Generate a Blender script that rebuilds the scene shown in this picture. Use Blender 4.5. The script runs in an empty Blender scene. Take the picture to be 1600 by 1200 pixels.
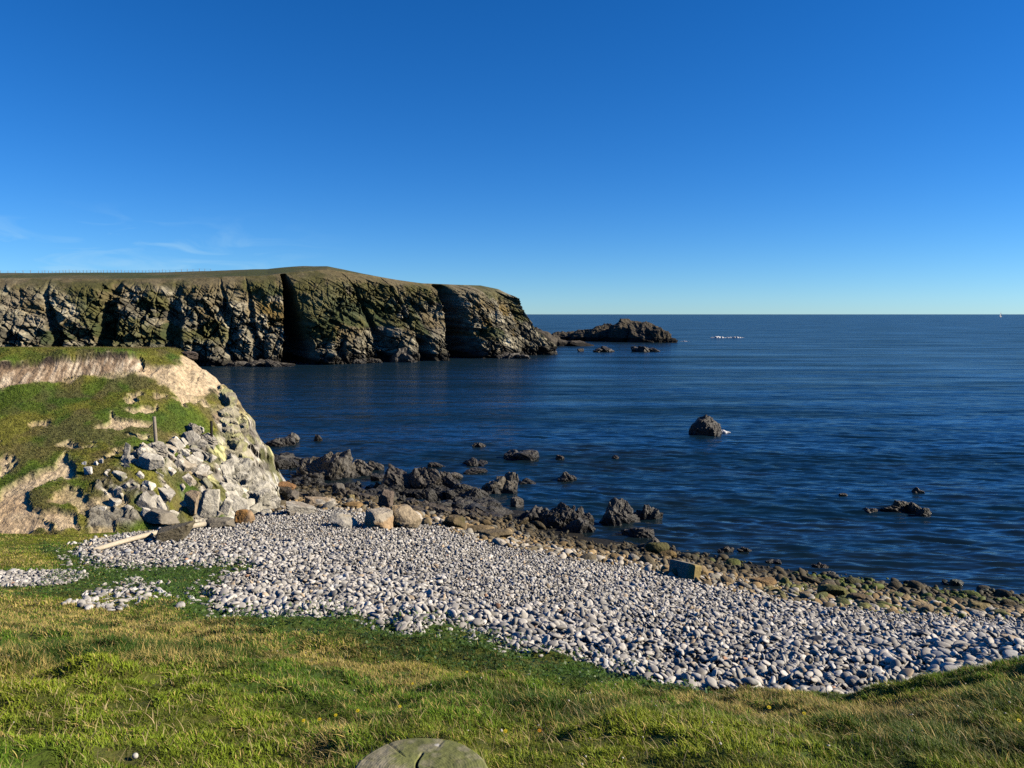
import bpy, bmesh, math, random
import numpy as np
from mathutils import Vector
R = math.radians
sc = bpy.context.scene
C = sc.collection
rng = np.random.default_rng(7)

# ------------------------------------------------------------------ camera
H = 9.0                       # eye height above the sea
PITCH = R(5.15); F = 1209.0   # focal length in photo pixels (1600 wide)
cp, sp = math.cos(PITCH), math.sin(PITCH)
cam = bpy.data.objects.new('camera', bpy.data.cameras.new('camera')); C.objects.link(cam)
cam.location = (0, 0, H); cam.rotation_euler = (R(90) - PITCH, 0, 0)
cam.data.sensor_width = 36; cam.data.lens = 36 * F / 1600
cam.data.clip_start = 0.05; cam.data.clip_end = 90000
sc.camera = cam

# ------------------------------------------------------------------ sky, sun, exposure
SUN_EL, SUN_AZ = R(28), R(92)          # azimuth clockwise from +Y (straight ahead)
w = bpy.data.worlds.new('World'); sc.world = w; w.use_nodes = True
nt = w.node_tree; N = nt.nodes; L = nt.links
bg = N['Background']; bg.inputs['Strength'].default_value = 0.072
sky = N.new('ShaderNodeTexSky'); sky.sky_type = 'NISHITA'; sky.sun_disc = False
sky.sun_elevation = SUN_EL; sky.sun_rotation = SUN_AZ
sky.air_density = 0.8; sky.dust_density = 0.0; sky.ozone_density = 6.0; sky.altitude = 0
hs = N.new('ShaderNodeHueSaturation'); hs.inputs['Saturation'].default_value = 1.22; hs.inputs['Value'].default_value = 1.0
L.new(sky.outputs[0], hs.inputs['Color'])
wb = N.new('ShaderNodeMix'); wb.data_type = 'RGBA'; wb.blend_type = 'MULTIPLY'; wb.inputs[0].default_value = 1; wb.inputs[7].default_value = (.60, .82, 1.01, 1); L.new(hs.outputs[0], wb.inputs[6])
# a few thin cirrus wisps low in the sky on the left
tc = N.new('ShaderNodeTexCoord'); sepd = N.new('ShaderNodeSeparateXYZ'); L.new(tc.outputs['Generated'], sepd.inputs[0])
mp = N.new('ShaderNodeMapping'); mp.inputs['Scale'].default_value = (9, 9, 42); mp.inputs['Rotation'].default_value = (0, R(5), 0)
L.new(tc.outputs['Generated'], mp.inputs['Vector'])
nz = N.new('ShaderNodeTexNoise'); nz.inputs['Scale'].default_value = 1.3; nz.inputs['Detail'].default_value = 7; nz.inputs['Distortion'].default_value = 1.2
L.new(mp.outputs[0], nz.inputs['Vector'])
cr = N.new('ShaderNodeMapRange'); cr.inputs['From Min'].default_value = .50; cr.inputs['From Max'].default_value = 1.12; L.new(nz.outputs[0], cr.inputs['Value'])
mx = N.new('ShaderNodeMapRange'); mx.inputs['From Min'].default_value = -.18; mx.inputs['From Max'].default_value = -.42; mx.interpolation_type = 'SMOOTHSTEP'; L.new(sepd.outputs[0], mx.inputs['Value'])
mz = N.new('ShaderNodeMapRange'); mz.inputs['From Min'].default_value = .135; mz.inputs['From Max'].default_value = .06; mz.interpolation_type = 'SMOOTHSTEP'; L.new(sepd.outputs[2], mz.inputs['Value'])
m1 = N.new('ShaderNodeMath'); m1.operation = 'MULTIPLY'; L.new(mx.outputs[0], m1.inputs[0]); L.new(mz.outputs[0], m1.inputs[1])
m2 = N.new('ShaderNodeMath'); m2.operation = 'MULTIPLY'; L.new(m1.outputs[0], m2.inputs[0]); L.new(cr.outputs[0], m2.inputs[1])
mixc = N.new('ShaderNodeMix'); mixc.data_type = 'RGBA'; L.new(m2.outputs[0], mixc.inputs[0]); L.new(wb.outputs[2], mixc.inputs[6]); mixc.inputs[7].default_value = (3.4, 5.4, 6.8, 1)
L.new(mixc.outputs[2], bg.inputs['Color'])

sun = bpy.data.objects.new('sun', bpy.data.lights.new('sun', 'SUN')); C.objects.link(sun)
sun.data.energy = 5.0; sun.data.angle = R(0.5); sun.data.color = (1.0, 0.88, 0.70)
sd = Vector((math.cos(SUN_EL) * math.sin(SUN_AZ), math.cos(SUN_EL) * math.cos(SUN_AZ), math.sin(SUN_EL)))
sun.rotation_euler = sd.to_track_quat('Z', 'Y').to_euler(); sun.location = (60, 0, 60)
vs = sc.view_settings; vs.view_transform = 'Standard'; vs.look = 'None'; vs.exposure = 0.9; vs.gamma = 1; vs.use_curve_mapping = False
sc.render.engine = 'CYCLES'
sc.cycles.max_bounces = 5; sc.cycles.diffuse_bounces = 0; sc.cycles.glossy_bounces = 3; sc.cycles.transmission_bounces = 2
sc.cycles.use_denoising = False

# ------------------------------------------------------------------ helpers
def zof(py, D):
    a = (600 - np.asarray(py, float)) / F
    return H + D * (a * cp - sp) / (cp + a * sp)
def xof(px, D, z):
    return (np.asarray(px, float) - 800) / F * (D * cp + (H - z) * sp)
def at(px, py, D):
    z = zof(py, D); return np.array([xof(px, D, z), D, z])
def pix(x, y, z):
    dep = y * cp + (H - z) * sp; v = y * sp + (z - H) * cp
    dep = np.maximum(dep, 1e-3)
    return 800 + F * x / dep, 600 - F * v / dep

def _hash(ix, iy, iz, s):
    with np.errstate(over='ignore'):
        n = ix.astype(np.uint32) * np.uint32(374761393) + iy.astype(np.uint32) * np.uint32(668265263) + iz.astype(np.uint32) * np.uint32(2246822519) + np.uint32((s * 974634777 + 12345) & 0xffffffff)
        n = (n ^ (n >> np.uint32(13))) * np.uint32(1274126177)
        n = (n ^ (n >> np.uint32(16))) * np.uint32(2654435761)
        n = n ^ (n >> np.uint32(15))
    return n.astype(np.float64) / 4294967295.0
def vn(x, y, z, s=0):
    x, y, z = np.broadcast_arrays(np.asarray(x, float), np.asarray(y, float), np.asarray(z, float))
    fx, fy, fz = np.floor(x), np.floor(y), np.floor(z)
    ix, iy, iz = fx.astype(np.int64), fy.astype(np.int64), fz.astype(np.int64)
    u, v, q = x - fx, y - fy, z - fz
    u = u * u * u * (u * (u * 6 - 15) + 10); v = v * v * v * (v * (v * 6 - 15) + 10); q = q * q * q * (q * (q * 6 - 15) + 10)
    r = 0
    for a in (0, 1):
        for b in (0, 1):
            for c in (0, 1):
                r = r + _hash(ix + a, iy + b, iz + c, s) * (u if a else 1 - u) * (v if b else 1 - v) * (q if c else 1 - q)
    return r                                                     # 0..1
def fbm(x, y, z=0.0, o=4, s=0, g=.5, l=2.03):
    t = 0; a = 1; n = 0
    for k in range(o):
        f = l ** k
        t = t + a * vn(x * f + 17.3 * k, y * f - 9.1 * k, z * f + 4.7 * k, s + k * 13); n += a; a *= g
    return t / n
def rid(x, y, z=0.0, o=4, s=0, g=.55, l=2.07):
    t = 0; a = 1; n = 0
    for k in range(o):
        f = l ** k
        t = t + a * (1 - np.abs(2 * vn(x * f + 7.7 * k, y * f + 3.1 * k, z * f - 8.3 * k, s + k * 31) - 1)); n += a; a *= g
    return t / n
def cells(u, v, s=0, jit=.95):
    """jittered cells: three random numbers of the nearest cell, offset to its centre, crack distance"""
    u, v = np.asarray(u, float), np.asarray(v, float); fu, fv = np.floor(u).astype(np.int64), np.floor(v).astype(np.int64); z0 = np.zeros_like(fu)
    b1 = np.full(u.shape, 9.); b2 = np.full(u.shape, 9.); ci = np.zeros_like(fu); cj = np.zeros_like(fu); du = np.zeros_like(u); dv = np.zeros_like(v)
    for a in (-1, 0, 1):
        for b in (-1, 0, 1):
            i, j = fu + a, fv + b
            x = i + .5 + jit * (_hash(i, j, z0, s) - .5); y = j + .5 + jit * (_hash(i, j, z0 + 1, s) - .5)
            d = np.hypot(u - x, v - y); m = d < b1
            b2 = np.where(m, b1, np.minimum(b2, d)); b1 = np.where(m, d, b1)
            ci = np.where(m, i, ci); cj = np.where(m, j, cj); du = np.where(m, u - x, du); dv = np.where(m, v - y, dv)
    return _hash(ci, cj, z0 + 2, s), _hash(ci, cj, z0 + 3, s), _hash(ci, cj, z0 + 4, s), du, dv, b2 - b1
def sst(a, b, x):
    t = np.clip((np.asarray(x, float) - a) / (b - a), 0, 1); return t * t * (3 - 2 * t)
def mix(a, b, t):
    t = np.asarray(t)[..., None]; return np.asarray(a) * (1 - t) + np.asarray(b) * t

ALB = .36
def mesh_np(name, V, faces, col=None, smooth=True, mat=None, parent=None, link=True):
    if col is not None and mat is not M_water: col = np.minimum(np.asarray(col) * ALB * {'headland_surface': 1.8, 'grass_blade': 1.75, 'shore_rock': 1.4, 'cobble_stone': 1.5, 'leaf': 1.7, 'sea_foam': 1.8, 'boat_paint': 1.6, 'petal': 2.0, 'weathered_wood': 1.25, 'ground_soil': .8}.get(mat.name, 1.0), .9)
    me = bpy.data.meshes.new(name)
    V = np.ascontiguousarray(V, np.float32)
    me.vertices.add(len(V)); me.vertices.foreach_set('co', V.ravel())
    faces = [np.asarray(f, np.int32) for f in faces if len(f)]
    li = np.concatenate([f.ravel() for f in faces]); cnt = np.concatenate([np.full(len(f), f.shape[1], np.int32) for f in faces])
    st = np.concatenate([[0], np.cumsum(cnt)[:-1]]).astype(np.int32)
    me.loops.add(len(li)); me.loops.foreach_set('vertex_index', li)
    me.polygons.add(len(cnt)); me.polygons.foreach_set('loop_start', st)
    me.polygons.foreach_set('use_smooth', np.full(len(cnt), bool(smooth)))
    me.update(calc_edges=True)
    if col is not None:
        at_ = me.attributes.new('Col', 'FLOAT_COLOR', 'POINT')
        cc = np.ones((len(V), 4), np.float32); cc[:, :3] = col; at_.data.foreach_set('color', cc.ravel())
    if mat: me.materials.append(mat)
    ob = bpy.data.objects.new(name, me)
    if link: C.objects.link(ob)
    if parent is not None: ob.parent = parent
    return ob
def grid_faces(nr, nc):
    i = np.arange(nr - 1)[:, None] * nc + np.arange(nc - 1)[None]
    return np.stack([i, i + 1, i + nc + 1, i + nc], -1).reshape(-1, 4)
def tag(o, label=None, cat=None, group=None, kind=None):
    if label: o['label'] = label
    if cat: o['category'] = cat
    if group: o['group'] = group
    o['kind'] = kind or 'thing'
    return o
def empty(name, loc, rz=0):
    o = bpy.data.objects.new(name, None); C.objects.link(o); o.location = loc; o.rotation_euler.z = rz; o.empty_display_size = .1
    return o

_ico = {}
def ico(sub):
    if sub not in _ico:
        bm = bmesh.new(); bmesh.ops.create_icosphere(bm, subdivisions=sub, radius=1)
        _ico[sub] = (np.array([v.co[:] for v in bm.verts]), np.array([[v.index for v in f.verts] for f in bm.faces])); bm.free()
    return _ico[sub]

class RBF:
    def __init__(s, pts, c=.6, lam=1e-3):
        s.p = np.asarray(pts, float)[:, :2]; z = np.asarray(pts, float)[:, 2]; s.c = c
        d = np.sqrt(((s.p[:, None] - s.p[None]) ** 2).sum(-1) + c * c)
        n = len(z); A = np.zeros((n + 3, n + 3)); A[:n, :n] = d - lam * np.eye(n) * 10
        A[:n, n] = 1; A[:n, n + 1:] = s.p; A[n, :n] = 1; A[n + 1:, :n] = s.p.T
        s.w = np.linalg.solve(A, np.concatenate([z, [0, 0, 0]]))
    def __call__(s, x, y):
        x, y = np.broadcast_arrays(np.asarray(x, float), np.asarray(y, float)); sh = x.shape; x = x.ravel(); y = y.ravel()
        o = s.w[-3] + s.w[-2] * x + s.w[-1] * y
        for k, (a, b) in enumerate(s.p): o = o + s.w[k] * np.sqrt((x - a) ** 2 + (y - b) ** 2 + s.c ** 2)
        return o.reshape(sh)

def sdist(poly, x, y):
    """signed distance, positive inside"""
    x = np.asarray(x, float); y = np.asarray(y, float)
    d = np.full(x.shape, 1e9); ins = np.zeros(x.shape, bool); n = len(poly)
    for i in range(n):
        ax, ay = poly[i][:2]; bx, by = poly[(i + 1) % n][:2]
        ex, ey = bx - ax, by - ay
        t = np.clip(((x - ax) * ex + (y - ay) * ey) / (ex * ex + ey * ey + 1e-12), 0, 1)
        d = np.minimum(d, np.hypot(x - ax - t * ex, y - ay - t * ey))
        c = ((ay > y) != (by > y)) & (x < ex * (y - ay) / (ey if abs(ey) > 1e-12 else 1e-12) + ax); ins ^= c
    return np.where(ins, d, -d)
def pdist(line, x, y):
    d = np.full(np.shape(x), 1e9)
    for (ax, ay), (bx, by) in zip([p[:2] for p in line[:-1]], [p[:2] for p in line[1:]]):
        ex, ey = bx - ax, by - ay
        t = np.clip(((x - ax) * ex + (y - ay) * ey) / (ex * ex + ey * ey + 1e-12), 0, 1)
        d = np.minimum(d, np.hypot(x - ax - t * ex, y - ay - t * ey))
    return d

# ------------------------------------------------------------------ materials
def newmat(name):
    m = bpy.data.materials.new(name); m.use_nodes = True; return m, m.node_tree.nodes, m.node_tree.links, m.node_tree.nodes['Principled BSDF']
def vcol_mat(name, rough=.9, spec=.25, var=.35, vscale=3.0, bump=.0, bscale=12.0, bdist=.02, trans=0.0, detail=6):
    m, n, l, b = newmat(name)
    a = n.new('ShaderNodeAttribute'); a.attribute_name = 'Col'
    geo = n.new('ShaderNodeNewGeometry')
    col = a.outputs['Color']
    if var > 0:
        t = n.new('ShaderNodeTexNoise'); t.inputs['Scale'].default_value = vscale; t.inputs['Detail'].default_value = detail; t.inputs['Roughness'].default_value = .65
        l.new(geo.outputs['Position'], t.inputs['Vector'])
        mr = n.new('ShaderNodeMapRange'); mr.inputs['From Min'].default_value = .28; mr.inputs['From Max'].default_value = .72; mr.inputs['To Min'].default_value = 1 - var; mr.inputs['To Max'].default_value = 1 + var
        l.new(t.outputs[0], mr.inputs['Value'])
        vm = n.new('ShaderNodeVectorMath'); vm.operation = 'SCALE'; l.new(col, vm.inputs[0]); l.new(mr.outputs[0], vm.inputs['Scale']); col = vm.outputs[0]
    l.new(col, b.inputs['Base Color'])
    b.inputs['Roughness'].default_value = rough; b.inputs['Specular IOR Level'].default_value = spec
    if bump > 0:
        t2 = n.new('ShaderNodeTexNoise'); t2.inputs['Scale'].default_value = bscale; t2.inputs['Detail'].default_value = 8; t2.inputs['Roughness'].default_value = .6
        l.new(geo.outputs['Position'], t2.inputs['Vector'])
        bn = n.new('ShaderNodeBump'); bn.inputs['Strength'].default_value = bump; bn.inputs['Distance'].default_value = bdist
        l.new(t2.outputs[0], bn.inputs['Height']); l.new(bn.outputs[0], b.inputs['Normal'])
    if trans > 0:
        tr = n.new('ShaderNodeBsdfTranslucent'); l.new(col, tr.inputs['Color'])
        ms = n.new('ShaderNodeMixShader'); ms.inputs[0].default_value = trans
        l.new(b.outputs[0], ms.inputs[1]); l.new(tr.outputs[0], ms.inputs[2]); l.new(ms.outputs[0], n['Material Output'].inputs['Surface'])
    return m
M_ground = vcol_mat('ground_soil', var=.4, vscale=6, bump=.8, bscale=9, bdist=.08)
M_head = vcol_mat('headland_surface', var=.6, vscale=5.5, bump=1.0, bscale=9, bdist=.10, detail=10)
M_cliff = vcol_mat('cliff_rock', var=.45, vscale=.9, bump=1.0, bscale=1.4, bdist=.22, detail=10)
M_rock = vcol_mat('shore_rock', rough=.8, var=.4, vscale=5, bump=.9, bscale=7, bdist=.08)
M_wet = vcol_mat('wet_sea_rock', rough=.55, spec=.35, var=.4, vscale=4, bump=1.0, bscale=6, bdist=.1)
M_peb = vcol_mat('cobble_stone', rough=.75, spec=.25, var=.16, vscale=30, bump=.25, bscale=60, bdist=.01)
M_grass = vcol_mat('grass_blade', rough=.6, spec=.2, var=0, trans=.3)
M_leaf = vcol_mat('leaf', rough=.5, spec=.3, var=0, trans=.2)
M_wood = vcol_mat('weathered_wood', rough=.85, var=.3, vscale=25, bump=.4, bscale=40, bdist=.01)
M_conc = vcol_mat('old_concrete', rough=.9, var=.3, vscale=9, bump=.6, bscale=18, bdist=.03)
M_foam = vcol_mat('sea_foam', rough=.7, var=.15, vscale=4)
M_paint = vcol_mat('boat_paint', rough=.4, var=0)
M_flower = vcol_mat('petal', rough=.6, var=0, trans=.25)

def water_mat():
    m, n, l, b = newmat('sea_water')
    geo = n.new('ShaderNodeNewGeometry')
    def noise(scale, sx, detail, rot):
        mp = n.new('ShaderNodeMapping'); mp.inputs['Scale'].default_value = (scale * sx, scale, scale); mp.inputs['Rotation'].default_value = (0, 0, R(rot))
        l.new(geo.outputs['Position'], mp.inputs['Vector'])
        t = n.new('ShaderNodeTexNoise'); t.inputs['Scale'].default_value = 1; t.inputs['Detail'].default_value = detail; t.inputs['Roughness'].default_value = .55; t.inputs['Distortion'].default_value = .4
        l.new(mp.outputs[0], t.inputs['Vector']); return t.outputs[0]
    tot = None
    for sc_, sx, de, rot, amp in ((3.6, .22, 2, -12, .035), (1.0, .22, 3, -10, .17), (.25, .2, 3, -6, .42), (.05, .2, 3, 2, 1.2)):
        o = noise(sc_, sx, de, rot)
        mu = n.new('ShaderNodeMath'); mu.operation = 'MULTIPLY'; mu.inputs[1].default_value = amp; l.new(o, mu.inputs[0])
        if tot is None: tot = mu.outputs[0]
        else:
            ad = n.new('ShaderNodeMath'); l.new(tot, ad.inputs[0]); l.new(mu.outputs[0], ad.inputs[1]); tot = ad.outputs[0]
    bn = n.new('ShaderNodeBump'); bn.inputs['Strength'].default_value = 1; bn.inputs['Distance'].default_value = 1
    l.new(tot, bn.inputs['Height']); l.new(bn.outputs[0], b.inputs['Normal'])
    a = n.new('ShaderNodeAttribute'); a.attribute_name = 'Col'
    di = n.new('ShaderNodeBsdfDiffuse'); l.new(a.outputs['Color'], di.inputs['Color'])
    gl = n.new('ShaderNodeBsdfGlossy'); gl.inputs['Roughness'].default_value = .16; gl.inputs['Color'].default_value = (.9, .95, 1, 1)
    fr = n.new('ShaderNodeFresnel'); fr.inputs['IOR'].default_value = 1.33
    l.new(bn.outputs[0], gl.inputs['Normal']); l.new(bn.outputs[0], fr.inputs['Normal'])
    mi = n.new('ShaderNodeMath'); mi.operation = 'MINIMUM'; mi.inputs[1].default_value = .31; l.new(fr.outputs[0], mi.inputs[0])
    wp = n.new('ShaderNodeMapping'); wp.inputs['Scale'].default_value = (.02, .12, 1); wp.inputs['Rotation'].default_value = (0, 0, R(4)); l.new(geo.outputs['Position'], wp.inputs['Vector'])
    wt = n.new('ShaderNodeTexNoise'); wt.inputs['Scale'].default_value = 1; wt.inputs['Detail'].default_value = 9; wt.inputs['Roughness'].default_value = .78; l.new(wp.outputs[0], wt.inputs['Vector'])
    wr = n.new('ShaderNodeMapRange'); wr.inputs['From Min'].default_value = .36; wr.inputs['From Max'].default_value = .64; wr.inputs['To Min'].default_value = .35; wr.inputs['To Max'].default_value = 1.5; l.new(wt.outputs[0], wr.inputs['Value'])
    mw = n.new('ShaderNodeMath'); mw.operation = 'MULTIPLY'; l.new(mi.outputs[0], mw.inputs[0]); l.new(wr.outputs[0], mw.inputs[1])
    ms = n.new('ShaderNodeMixShader'); l.new(mw.outputs[0], ms.inputs[0]); l.new(di.outputs[0], ms.inputs[1]); l.new(gl.outputs[0], ms.inputs[2])
    l.new(ms.outputs[0], n['Material Output'].inputs['Surface'])
    return m
M_water = water_mat()

# ------------------------------------------------------------------ ground heights (grass bank, shingle beach, sea bed)
g = [at(*q) for q in [
    (-300, 1200, 2.9), (0, 1200, 2.9), (400, 1200, 2.9), (800, 1200, 2.9), (1200, 1200, 2.9), (1600, 1200, 2.9), (1900, 1200, 2.9),
    (0, 1120, 3.9), (300, 1120, 3.9), (650, 1130, 3.9), (950, 1130, 3.9), (1250, 1150, 4.0), (1600, 1110, 4.1),
    (-200, 1040, 5.3), (50, 1046, 5.3), (220, 1042, 5.35), (400, 1055, 5.3), (100, 1026, 6.9), (300, 1028, 6.9), (480, 1040, 6.5),
    (100, 985, 8.8), (300, 980, 9.0), (450, 985, 8.6), (650, 1060, 5.9), (650, 1100, 4.6), (650, 1020, 7.6), (620, 985, 9.4), (770, 1010, 8.7),
    (100, 940, 11.8), (300, 935, 12.3), (450, 960, 10.8), (0, 905, 14.8), (130, 900, 15.4), (100, 870, 18.4), (250, 890, 16.0), (0, 860, 19.6), (0, 836, 22.2),
    (-250, 900, 15), (-250, 850, 21), (400, 885, 16.4), (300, 862, 19.0), (200, 845, 21.2), (330, 830, 23.8), (430, 805, 29.0),
    (1000, 1078, 7.0), (900, 1046, 7.6), (1000, 1122, 5.0), (1000, 1044, 8.7), (1250, 1128, 5.4), (1250, 1098, 7.8), (1450, 1110, 5.2), (1450, 1072, 8.3), (1600, 1058, 5.7), (1600, 1020, 9.4), (1850, 990, 6.5), (1850, 980, 10.5),
    (1600, 990, 14.4), (1600, 968, 18.6), (1600, 937, 23.8), (1850, 990, 18), (1900, 960, 22.5),
    (1250, 1000, 13), (1250, 940, 19.2), (1250, 901, 25.6), (1430, 970, 16.2), (1430, 922, 24.6),
    (1000, 960, 13.5), (1000, 893, 22.5), (1000, 858, 28.8), (1120, 878, 27.2), (800, 930, 14.8), (800, 1000, 9.9), (800, 865, 23.2), (870, 845, 29.5), (800, 800, 34.4), (745, 797, 35.2), (700, 790, 36.5),
    (650, 900, 16.2), (650, 822, 27.0), (660, 770, 39.3), (560, 745, 44.2), (450, 860, 19.2), (550, 860, 19.6), (450, 800, 29), (450, 752, 41.5), (700, 735, 47.5), (480, 710, 53), (560, 790, 33.2), (470, 778, 35.2)]]
g += [np.array(q, float) for q in [(0, 0, 7.45), (-6, 0, 7.4), (6, 0, 7.45), (-15, 2, 7.3), (15, 3, 7.4), (0, -8, 7.8), (-20, -12, 8), (20, -12, 8), (-30, 8, 6.5), (30, 10, 6.8), (-35, 24, 4), (-45, 40, 6), (-40, 5, 7),
    (0, 60, -1.6), (15, 45, -1.5), (30, 30, -1.2), (45, 28, -1.5), (-12, 62, -1.2), (-6, 52, -.3), (8, 42, -.9), (18, 32, -.7), (28, 25, -.6), (45, 20, .3), (20, 60, -3), (0, 90, -4), (50, 60, -4), (-20, 75, -2.5), (-45, 75, -1)]]
G0 = RBF(g, c=.4)
def Gnd(x, y):
    z = G0(x, y)
    near = sst(16, 7, y) * sst(30, 20, np.abs(x))
    return z + near * sst(1, 3, y) * (.30 * (fbm(np.asarray(x) * .8, np.asarray(y) * 1.0, 0, 3, 5) - .5) + .22 * (fbm(np.asarray(x) * 2.2, np.asarray(y) * 2.6, 0, 3, 6) - .5)) + .03 * (fbm(np.asarray(x) * 3, np.asarray(y) * 3, 0, 2, 9) - .5) + .06 * near * sst(1, 2.5, y) * (fbm(np.asarray(x) * 5.5, np.asarray(y) * 5.5, 0, 3, 75) - .5)

# ------------------------------------------------------------------ near-left headland heights
hp = [at(*q) for q in [
    (-300, 845, 21), (-60, 838, 22), (0, 834, 22.3), (100, 832, 22.5), (200, 825, 23.3), (300, 822, 25), (350, 818, 26.8), (400, 812, 29), (430, 803, 31.2),
    (0, 770, 23.8), (60, 770, 23.8), (0, 700, 25.6), (0, 650, 27.2), (0, 610, 28.7), (-200, 640, 27), (-200, 760, 23.6), (-200, 610, 28.2),
    (100, 700, 26), (100, 640, 28.1), (100, 598, 29.7), (150, 590, 30.2), (200, 589, 30.6), (250, 588, 31.2), (120, 760, 24.4),
    (0, 574, 29.1), (100, 561, 30.15), (150, 556, 30.65), (200, 556, 31.05), (-200, 590, 28.6), (225, 562, 31.6), (272, 572, 31.9),
    (0, 545, 37), (100, 545, 37.5), (200, 545, 37.5), (285, 550, 36), (-250, 548, 37), (-250, 540, 60), (0, 541, 50),
    (285, 585, 32.3), (300, 565, 33.8), (330, 585, 34), (345, 600, 34.6), (300, 620, 31.2),
    (200, 660, 28), (240, 697, 27.2), (300, 680, 29.4), (330, 692, 29.7), (250, 750, 25.8), (320, 750, 28), (365, 720, 30.8), (370, 770, 29.8), (150, 740, 25), (150, 800, 23.5), (200, 620, 29.5), (250, 630, 29.9),
    (380, 650, 33.2), (360, 635, 32.6), (395, 700, 32.5), (400, 760, 31), (270, 800, 24.6), (220, 780, 24.4),
    (374, 625, 34.4), (394, 660, 34), (409, 700, 33.4), (418, 740, 32.6), (426, 770, 32)]]
for q in [(345, 600, 34.6), (374, 625, 34.4), (394, 660, 34), (409, 700, 33.4), (418, 740, 32.6), (426, 770, 32)]:
    a = at(*q); hp.append(np.array([a[0] + .9, a[1] + 1.2, a[2] - 2.6])); hp.append(np.array([a[0] + 2.0, a[1] + 3.2, min(a[2] - 5, -1.5)]))
hp += [np.array(q, float) for q in [(-13.3, 38.5, 3.5), (-12, 42, -1), (-18, 43, 4.5), (-16, 48, -1.5), (-26, 48, 6.5), (-26, 56, 1), (-24, 64, -3), (-45, 60, 6), (-45, 75, 2), (-45, 35, 7.6),
       (-20, 19.5, .2), (-16, 19.5, .6), (-13, 21.5, .6), (-10.5, 25.2, -.5), (-8.3, 29.5, -1), (-7.6, 33, -2.5), (-26, 18, .5), (-45, 22, 4), (-8, 38, -4), (-10, 46, -4)]]
N0 = RBF(hp, c=.25)
def Hd_base(x, y):
    b = N0(x, y); top = H - .0452 * np.asarray(y) + .015 * (np.asarray(x) + 20) * 0 + .05 * (fbm(np.asarray(x) * .8, np.asarray(y) * .5, 0, 3, 40) - .5)
    top = np.where(np.asarray(y) > 29.5, top, 99.0); k = .12
    h = np.clip(.5 + .5 * (top - b) / k, 0, 1); return np.where(top > 50, b, top * (1 - h) + b * h - k * h * (1 - h))
def hit(px, py, d0=2.0, d1=60.0):
    D = np.arange(d0, d1, .04); a = (600 - py) / F
    z = H + D * (a * cp - sp) / (cp + a * sp); x = (px - 800) / F * (D * cp + (H - z) * sp)
    s = G0(x, D)
    hd = np.where((x < -7.4) & (D > 20) & (D < 50), Hd_base(x, D), -9)
    s = np.maximum(np.maximum(s, hd), 0.0)
    k = np.argmax(z < s)
    if not (z < s).any(): k = len(D) - 1
    return np.array([x[k], D[k], s[k]])
def trace(P): return [hit(*p) for p in P]
def sdp(P, x, y, warp=.25, sc_=2.0, s=3):
    wx = x + warp * (fbm(x * sc_, y * sc_, 0, 3, s) - .5) * 2; wy = y + warp * (fbm(x * sc_, y * sc_, 5, 3, s + 50) - .5) * 2
    return sdist(P, wx, wy)

# ------------------------------------------------------------------ zones
near_edge = [at(*q) for q in [(1900, 985, 10.8), (1640, 1030, 8.6), (1500, 1062, 7.8), (1400, 1090, 7.2), (1250, 1105, 6.9), (1100, 1092, 7.0)]]
P_SH = trace([(112, 862), (140, 848), (200, 836), (300, 826), (360, 818), (430, 802), (540, 790), (650, 805), (760, 845), (870, 868), (1000, 888), (1100, 915), (1300, 952), (1600, 972), (1900, 985)]) + near_edge + \
       trace([(1000, 1066), (900, 1032), (790, 1012), (760, 985), (690, 972), (640, 992), (600, 972), (480, 966), (400, 962), (340, 952), (325, 928), (350, 902), (405, 888), (390, 882), (300, 884), (200, 890), (150, 884)])
P_LEFT = trace([(-60, 915), (-60, 893), (60, 892), (135, 893), (118, 910), (60, 918)])
P_SCAT = trace([(90, 945), (140, 918), (200, 905), (262, 915), (250, 940), (180, 955)])
P_BAND = trace([(430, 800), (470, 765), (560, 770), (680, 800), (800, 815), (860, 838), (930, 858), (1010, 860), (1100, 876), (1200, 896), (1300, 908), (1450, 924), (1600, 937), (1800, 950), (1900, 985), (1600, 974), (1300, 955), (1100, 918), (1000, 892), (870, 872), (760, 850), (650, 815), (540, 800)])
P_CLOV = trace([(-40, 935), (60, 925), (100, 880), (60, 850), (150, 880), (300, 878), (410, 880), (330, 915), (350, 955), (480, 960), (560, 968), (640, 985), (700, 968), (760, 985), (900, 1025), (1000, 1062), (1100, 1085), (1080, 1100), (1080, 1108), (950, 1080), (850, 1062), (700, 1040), (560, 1015), (430, 1000), (300, 965), (250, 925), (150, 930)])

STRAW, OLIVE, LUSH, DARKG = np.array((.60, .46, .15)), np.array((.29, .33, .028)), np.array((.14, .27, .02)), np.array((.06, .15, .02))
GP = {k: [trace(q) for q in v] for k, v in dict(
    moss=[[(-40, 1066), (120, 1050), (260, 1048), (400, 1062), (480, 1105), (520, 1198), (-40, 1198)], [(1000, 1155), (1200, 1165), (1180, 1198), (900, 1198)]],
    straw=[[(130, 962), (330, 962), (430, 992), (560, 1030), (700, 1045), (640, 1085), (520, 1062), (390, 1018), (200, 995)], [(1010, 1102), (1130, 1092), (1240, 1104), (1400, 1098), (1390, 1125), (1150, 1140)], [(-40, 930), (160, 940), (190, 985), (-40, 992)], [(480, 1170), (560, 1130), (600, 1145), (540, 1198)]],
    dark=[[(-40, 1012), (300, 1016), (440, 1040), (380, 1052), (220, 1042), (-40, 1046)], [(780, 1118), (980, 1108), (1060, 1138), (850, 1152)], [(1240, 1135), (1420, 1110), (1640, 1085), (1640, 1198), (1280, 1198)], [(520, 1000), (760, 1015), (800, 1045), (560, 1030)]]).items()}  # first dark outline puts the shade behind the hump into the grass colour
def patch(k, x, y, wd=.2): return np.maximum.reduce([sst(-wd, wd, sdp(q, x, y, .3, 1.6)) for q in GP[k]])
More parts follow.
